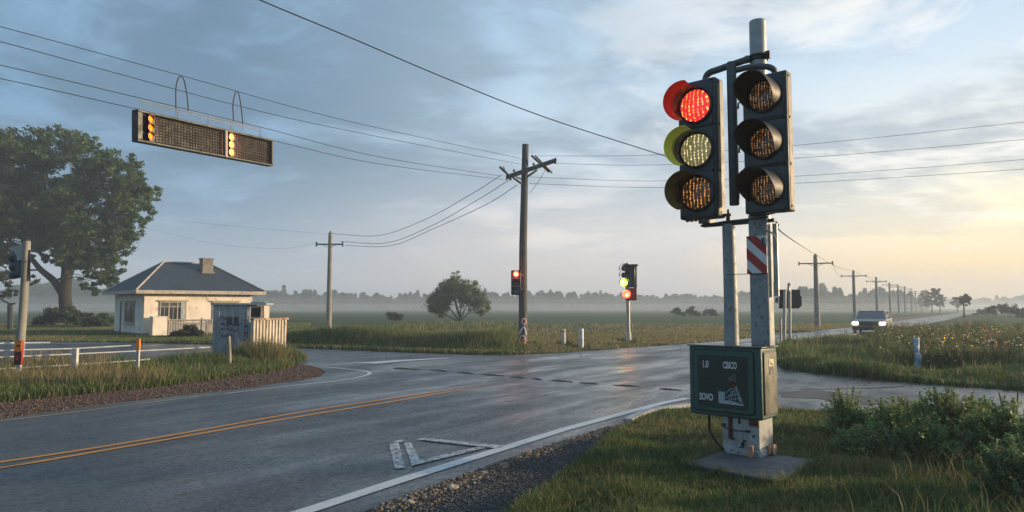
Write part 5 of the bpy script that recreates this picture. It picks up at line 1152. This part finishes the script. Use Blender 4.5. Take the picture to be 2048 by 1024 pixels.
for k in range(n_):
    xa = Lf*k/n_; q.bb((xa, -.03, .02), (xa+Lf/n_*.52, .0, hf)); q.bb((xa+Lf/n_*.52, .07, .02), (xa+Lf/n_, .08, hf-.01)) ; q.bb((xa+Lf/n_*.50, -.0, .02), (xa+Lf/n_*.53, .07, hf)); q.bb((xa-.006, 0, .02), (xa+.006, .07, hf))
q.build('corrugated_sheet', M['corr'], cf); q = MB(); q.bb((-.02, -.05, hf), (Lf+.02, .06, hf+.06)); q.build('top_rail', mat('rusty_cream', (.42, .33, .26), .7, 0, .3, 6, spot=(.22, .07, .03), spotamt=.5, spotscale=9), cf)

# ------------------------------------------------------------------ things on the island
st = G(460, 741); o3 = Vector((st.x, st.y, 0)); sk = thing('wooden_stake', 'short split wooden stake leaning before the steel kiosk', 'stake', o3)
q = MB(); q.tube([(0, 0, 0), AT(459, 705, st.y)-o3, AT(458, 672, st.y)-o3], [.05, .045, .035], 7); q.build('stake', M['wood_light'], sk)
q = MB(); q.tube([AT(458, 674, st.y)-o3, AT(447, 693, st.y)-o3], [.035, .02], 6); q.build('splinter', M['wood_light'], sk)
rfz = thing('rail_fence', 'low fence with a pale post and thin white rails along the left grass', 'fence', G(148, 762))
o3 = G(148, 762)
q = MB(); c = AT(149, 698, 14.9)-o3; q.box((0, 0, c.z/2), (.115, .09, c.z)); q.build('post', M['white_post'], rfz, bevel=.008)
def railp(P_): 
    out = []
    for px, py in P_:
        # the fence runs along a straight ground line
        d = ray(px, py); A0 = Vector((-10.6, 14.35, 0)); D0 = Vector((2.9, 3.3, 0)).normalized(); nn = Vector((-D0.y, D0.x, 0)); k = (A0-Vector((0, 0, CH))).dot(nn)/d.dot(nn); out.append(Vector((0, 0, CH))+d*k-o3)
    return out
q = MB()
for P_ in ([(-120, 706), (0, 701), (150, 697), (262, 691)], [(-120, 720), (0, 714.5), (148, 708), (274, 702), (420, 694.5)], [(-120, 745), (0, 738), (148, 729.5), (274, 721), (300, 718)], [(-120, 691), (0, 686.5), (100, 685)]): q.tube(railp(P_), .015, 6)
q.pieces('rail', M['rail'], rfz)
g = G(274, 762); mp_ = thing('marker_post', 'slim white marker post with orange cap by the left fence', 'marker post', g)
za = AT(274, 700, g.y).z; zb_ = AT(274, 678, g.y).z
q = MB(); q.box((0, 0, za/2), (.065, .05, za)); q.build('shaft', M['white_post'], mp_, bevel=.006); q = MB(); q.box((0, 0, (za+zb_)/2), (.072, .055, zb_-za)); q.build('cap', M['orange'], mp_, bevel=.006)
q = MB(); rnd = random.Random(3)
for k in range(7): z_ = za-.04-k*.035; q.tube([(-.022, -.027, z_), (rnd.uniform(-.01, .02), -.027, z_+.012), (.02, -.027, z_-.008)], .0045, 4)
q.build('scribbled_mark', GR, mp_)
g = G(33, 768); og = thing('warning_lamp_post', 'small orange and red signal box on a short pale post at the left edge', 'signal post', g); o3 = g
za = AT(35, 730, g.y).z; zt_ = AT(35, 681, g.y).z; zm = AT(35, 703, g.y).z
q = MB(); q.box((0, .05, za/2+.05), (.085, .06, za+.1)); q.build('post', M['white_post'], og, bevel=.006)
q = MB(); q.prism(rrect(-.082, za, .078, zt_, .03, 0), (0, .05, 0)); q.build('box', M['red_paint'], og, bevel=.006)
q = MB(); q.prism(rrect(-.075, zm, .071, zt_-.008, .03, -.002), (0, -.012, 0)); q.build('orange_face', M['orange'], og)
q = MB(); q.prism(rrect(-.066, za+.01, .062, zm-.02, .012, -.002), (0, -.010, 0)); q.prism([(-.04, -.0145, zt_-.13), (.045, -.0145, zt_-.13), (.03, -.0145, zt_-.09), (0, -.0145, zt_-.085), (-.02, -.0145, zt_-.1)], (0, -.004, 0)); q.build('black_panel', M['black'], og)
q = MB(); q.bb((-.04, -.018, za+.10), (.02, -.013, za+.20)); q.build('red_symbol', M['red_paint'], og)
# leaning pole with the back of a signal
g = AT(36, 745, 16.6); lpz = thing('signal_pole', 'pale leaning pole with the back of a grey signal at the left edge', 'signal pole', (g.x, 16.6, 0)); o3 = Vector((g.x, 16.6, 0)); T = lambda px, py, dy=0: AT(px, py, 16.6+dy)-o3
q = MB(); q.tube([(0, 0, 0), T(47, 610), T(54, 482)], [.10, .088, .078], 20); q.build('pole', M['conc_pole'], lpz)
q = MB(); q.prism([T(47, 488), T(14, 496), T(27, 503), T(33, 512), T(34, 523), T(42, 520), T(47, 528), T(48, 558), T(52, 558), T(53, 488)], (0, .06, 0)); q.build('bracket_plate', M['galv_clean'], lpz, bevel=.006)
q = MB(); q.prism([T(28, 503, .06), T(46, 503, .06), T(47, 556, .06), T(29, 550, .06)], (0, .25, 0)); q.build('signal_housing', M['housing'], lpz, bevel=.02)
for py in (515, 533, 548):
    c = T(33, py, .18); q = MB(); q.tube([c+Vector((.12, 0, .02)), c, c+Vector((-.12, .02, -.03))], [.10, .11, .10], 14); q.build('visor', M['housing'], lpz)
q = MB(); q.tube([T(59, 500, -.02), T(59, 562, -.02)], .02, 6); q.tube(catmull([T(56, 538, -.09), T(60, 528, -.09), T(62, 520, -.05)], 3), .012, 5); q.build('cable', M['black'], lpz)
# distant timber frame at the left edge
g = AT(20, 664, 46); fr_ = thing('timber_frame', 'distant dark timber frame with two uprights at the left edge', 'frame', (g.x, 46, 0)); o3 = Vector((g.x, 46, 0)); T = lambda px, py, dy=0: AT(px, py, 46+dy)-o3
q = MB(); q.tube([T(17, 668), T(17, 609)], .07, 6); q.tube([T(24, 668), T(24, 609)], .06, 6); q.tube([T(21, 668, .6), T(21, 609, .6)], .05, 6); q.pieces('upright', M['wood'], fr_); q = MB(); q.tube([T(-14, 590), T(20, 608), T(32, 607)], .06, 6); q.build('beam', M['wood'], fr_)

# ------------------------------------------------------------------ bollards, marker post, sign backs
def bollard(px, pb_, pt_, r, m, label, cap=.0):
    g = G(px, pb_); t_ = thing('bollard', label, 'bollard', g, 0, 'bollards beside the junction'); H_ = AT(px, pt_, g.y).z
    q = MB(); q.tube([(0, 0, 0), (0, 0, H_-.03), (0, 0, H_)], [r, r*.97, r*.85], 14); q.build('shaft', m, t_); q = MB(); q.lathe((0, 0, H_*.80), (0, 0, 1), [(r*1.02, 0), (r*1.02, H_*.1)], 14, cap=False); q.build('band', M['tan'] if cap else M['rail'], t_)
bollard(1127, 689, 658, .09, M['white_post'], 'shorter cream bollard, left of the pair in the dry verge', 1); bollard(1163, 696, 657, .085, M['rail'], 'taller grey bollard, right of the pair in the dry verge')
g = G(1836, 738); bp_ = thing('blue_marker_post', 'chipped blue and white post standing in the weedy bank', 'marker post', g); H_ = AT(1836, 675, g.y).z
q = MB(); q.tube([(0, 0, 0), (.02, 0, H_*.45), (-.015, 0, H_*.5), (-.01, 0, H_-.02), (-.01, 0, H_)], [.075, .075, .06, .078, .06], 10); q.build('shaft', M['blue_post'], bp_); q = MB(); q.tube([(-.01, 0, H_-.01), (-.01, 0, H_+.02)], [.07, .05], 10); q.build('cap', M['tan'], bp_)
g = G(1578, 690); sg = thing('sign_back', 'dark backs of two road signs on grey steel posts beside the junction', 'road sign', g); o3 = g; Yg = g.y; T = lambda px, py, dy=0: AT(px, py, Yg+dy)-o3
for a, b, r_, dy in (((1568.5, 694), (1569.5, 580), .065, 0), ((1580, 694), (1579.5, 566), .055, -.12), ((1561.5, 694), (1561, 637), .045, .1)):
    q = MB(); p0 = T(*a, dy); p0.z = 0; q.tube([p0, T(*b, dy)], r_, 14); q.build('post', M['galv_clean'], sg)
q = MB(); q.lathe(T(1577.5, 584, -.16), (0, 0, 1), [(.06, 0), (.075, .03), (.05, .10), (.06, .2), (.035, .26), (.05, .32), (.02, .38)], 12); q.build('post_cap', M['galv_clean'], sg)
q = MB(); q.prism([T(1559, 579, .12), T(1601, 579, .12), T(1601, 592, .12), T(1604, 592, .12), T(1604, 611, .12), T(1598, 617, .12), T(1559, 617, .12)], (0, .08, 0)); q.build('sign_panel', M['car_dark'], sg, bevel=.01)
q = MB(); q.prism([T(1556, 594, .12), T(1551.5, 597, .12), T(1551.5, 605, .12), T(1556, 606, .12)], (0, .06, 0)); q.tube([T(1556, 600, .15), T(1562, 600, .15)], .02, 5); q.build('side_plate', M['car_dark'], sg)

# ------------------------------------------------------------------ car
g = G(1738, 668); car = thing('estate_car', 'grey estate car with headlights on, coming along the far road', 'car', g, R(-33))
Wc, Lc, Hc = 1.74, 4.3, 1.30       # front at local y = 0, driving towards -y
def sect(z, y0, y1, hw): return None
prof = [(0.0, .30), (0.02, .62), (.10, .76), (.95, .84), (1.05, .86), (3.9, .88), (4.25, .80), (4.3, .34)]
q = MB(); P_ = [Vector((-Wc/2, y, z)) for y, z in prof+[(4.2, .22), (.12, .20)]]; q.prism(P_, (Wc, 0, 0)); body = q.build('body', M['car_paint'], car, bevel=.07, seg=3)
zr = Hc-.03; wv = [(-.80, 1.0, .84), (.80, 1.0, .84), (.80, 4.15, .86), (-.80, 4.15, .86), (-.68, 1.62, zr), (.68, 1.62, zr), (.68, 3.85, zr), (-.68, 3.85, zr)]
q = MB(); q.add(wv, [(0, 1, 5, 4), (1, 2, 6, 5), (2, 3, 7, 6), (3, 0, 4, 7), (4, 5, 6, 7), (3, 2, 1, 0)]); q.build('cabin_glass', M['glass'], car, smooth=False)
q = MB()
rfp = [Vector(p)+Vector((0, 0, 0)) for p in wv[4:]]; q.prism([p*1.0+Vector((.0, 0, 0)) for p in rfp], (0, 0, .05))
for a, b in ((0, 4), (1, 5), (2, 6), (3, 7)): q.tube([wv[a], wv[b]], .045, 6)
for sx in (-1, 1):
    for yb_, yt_ in ((2.1, 2.15), (3.1, 3.1)): q.tube([(sx*.80, yb_, .85), (sx*.69, yt_, zr)], .035, 6)
q.build('roof', M['car_paint'], car, bevel=.012)
q = MB()
for sx in (-1, 1): q.tube([(sx*.60, 1.8, zr+.10), (sx*.60, 3.7, zr+.10)], .02, 6); q.tube([(sx*.60, 1.8, zr+.04), (sx*.60, 1.8, zr+.10)], .02, 6); q.tube([(sx*.60, 3.7, zr+.04), (sx*.60, 3.7, zr+.10)], .02, 6)
q.pieces('roof_rail', M['galv_clean'], car)
for sx in (-1, 1):
    q = MB(); q.prism([(sx*.70-.15, -.006, .53), (sx*.70+.14, -.006, .53), (sx*.70+.14, -.006, .67), (sx*.70-.15, -.006, .67)], (0, .05, 0)); q.build('headlight', M['headlamp'], car, bevel=.01)
q = MB(); q.bb((-.52, -.012, .46), (.52, .03, .72)); q.build('grille', M['car_dark'], car, bevel=.01)
q = MB(); q.bb((-.86, -.06, .24), (.86, .06, .44)); q.build('bumper', M['car_dark'], car, bevel=.03)
for sx in (-1, 1):
    for y_ in (.85, 3.45):
        w_ = MB(); w_.lathe((sx*.76, y_, .30), (sx, 0, 0), [(.20, 0), (.30, .01), (.31, .05), (.30, .13), (.19, .135)], 22); wo_ = w_.build('wheel', M['tyre'], car)
        w_ = MB(); w_.lathe((sx*.76, y_, .30), (sx, 0, 0), [(.19, .13), (.17, .14), (.05, .142), (.001, .15)], 18, cap=False); w_.build('rim', M['galv_clean'], wo_)
    q = MB(); q.box((sx*.93, 1.25, .92), (.14, .10, .10)); q.build('mirror', M['car_paint'], car, bevel=.02)
q = MB()
for yy_ in (1.75, 2.75): q.bb((Wc/2-.001, yy_, .36), (Wc/2+.002, yy_+.012, .82))
q.bb((Wc/2-.001, 1.55, .72), (Wc/2+.012, 1.68, .745)); q.build('door_line', M['car_dark'], car)

# ------------------------------------------------------------------ haze
hm = bpy.data.materials.new('haze'); hm.use_nodes = True; ht = NT(hm.node_tree); ht.n.clear(); ho = ht.add('ShaderNodeOutputMaterial'); hv = ht.add('ShaderNodeVolumePrincipled')
hv.inputs['Color'].default_value = (.76, .88, 1.0, 1); hv.inputs['Density'].default_value = .0017; hv.inputs['Anisotropy'].default_value = .2; ht.link(hv.outputs[0], ho.inputs['Volume'])
q = MB(); q.bb((-650, -650, -1), (650, 650, 26.5)); o = q.build('haze', hm, None, smooth=False); o['kind'] = 'stuff'

mm = bpy.data.materials.new('mist'); mm.use_nodes = True; ht = NT(mm.node_tree); ht.n.clear(); ho = ht.add('ShaderNodeOutputMaterial'); hv = ht.add('ShaderNodeVolumePrincipled')
hv.inputs['Color'].default_value = (.90, .95, 1.0, 1); hv.inputs['Density'].default_value = .0013; hv.inputs['Anisotropy'].default_value = .3; ht.link(hv.outputs[0], ho.inputs['Volume'])
for y0_, z1_ in ((112, 2.2), (150, 4.2)):
    q = MB(); q.bb((-600, y0_, -.5-z1_*.05), (600, 600, z1_)); o = q.build('ground_mist', mm, None, smooth=False); o['kind'] = 'stuff'
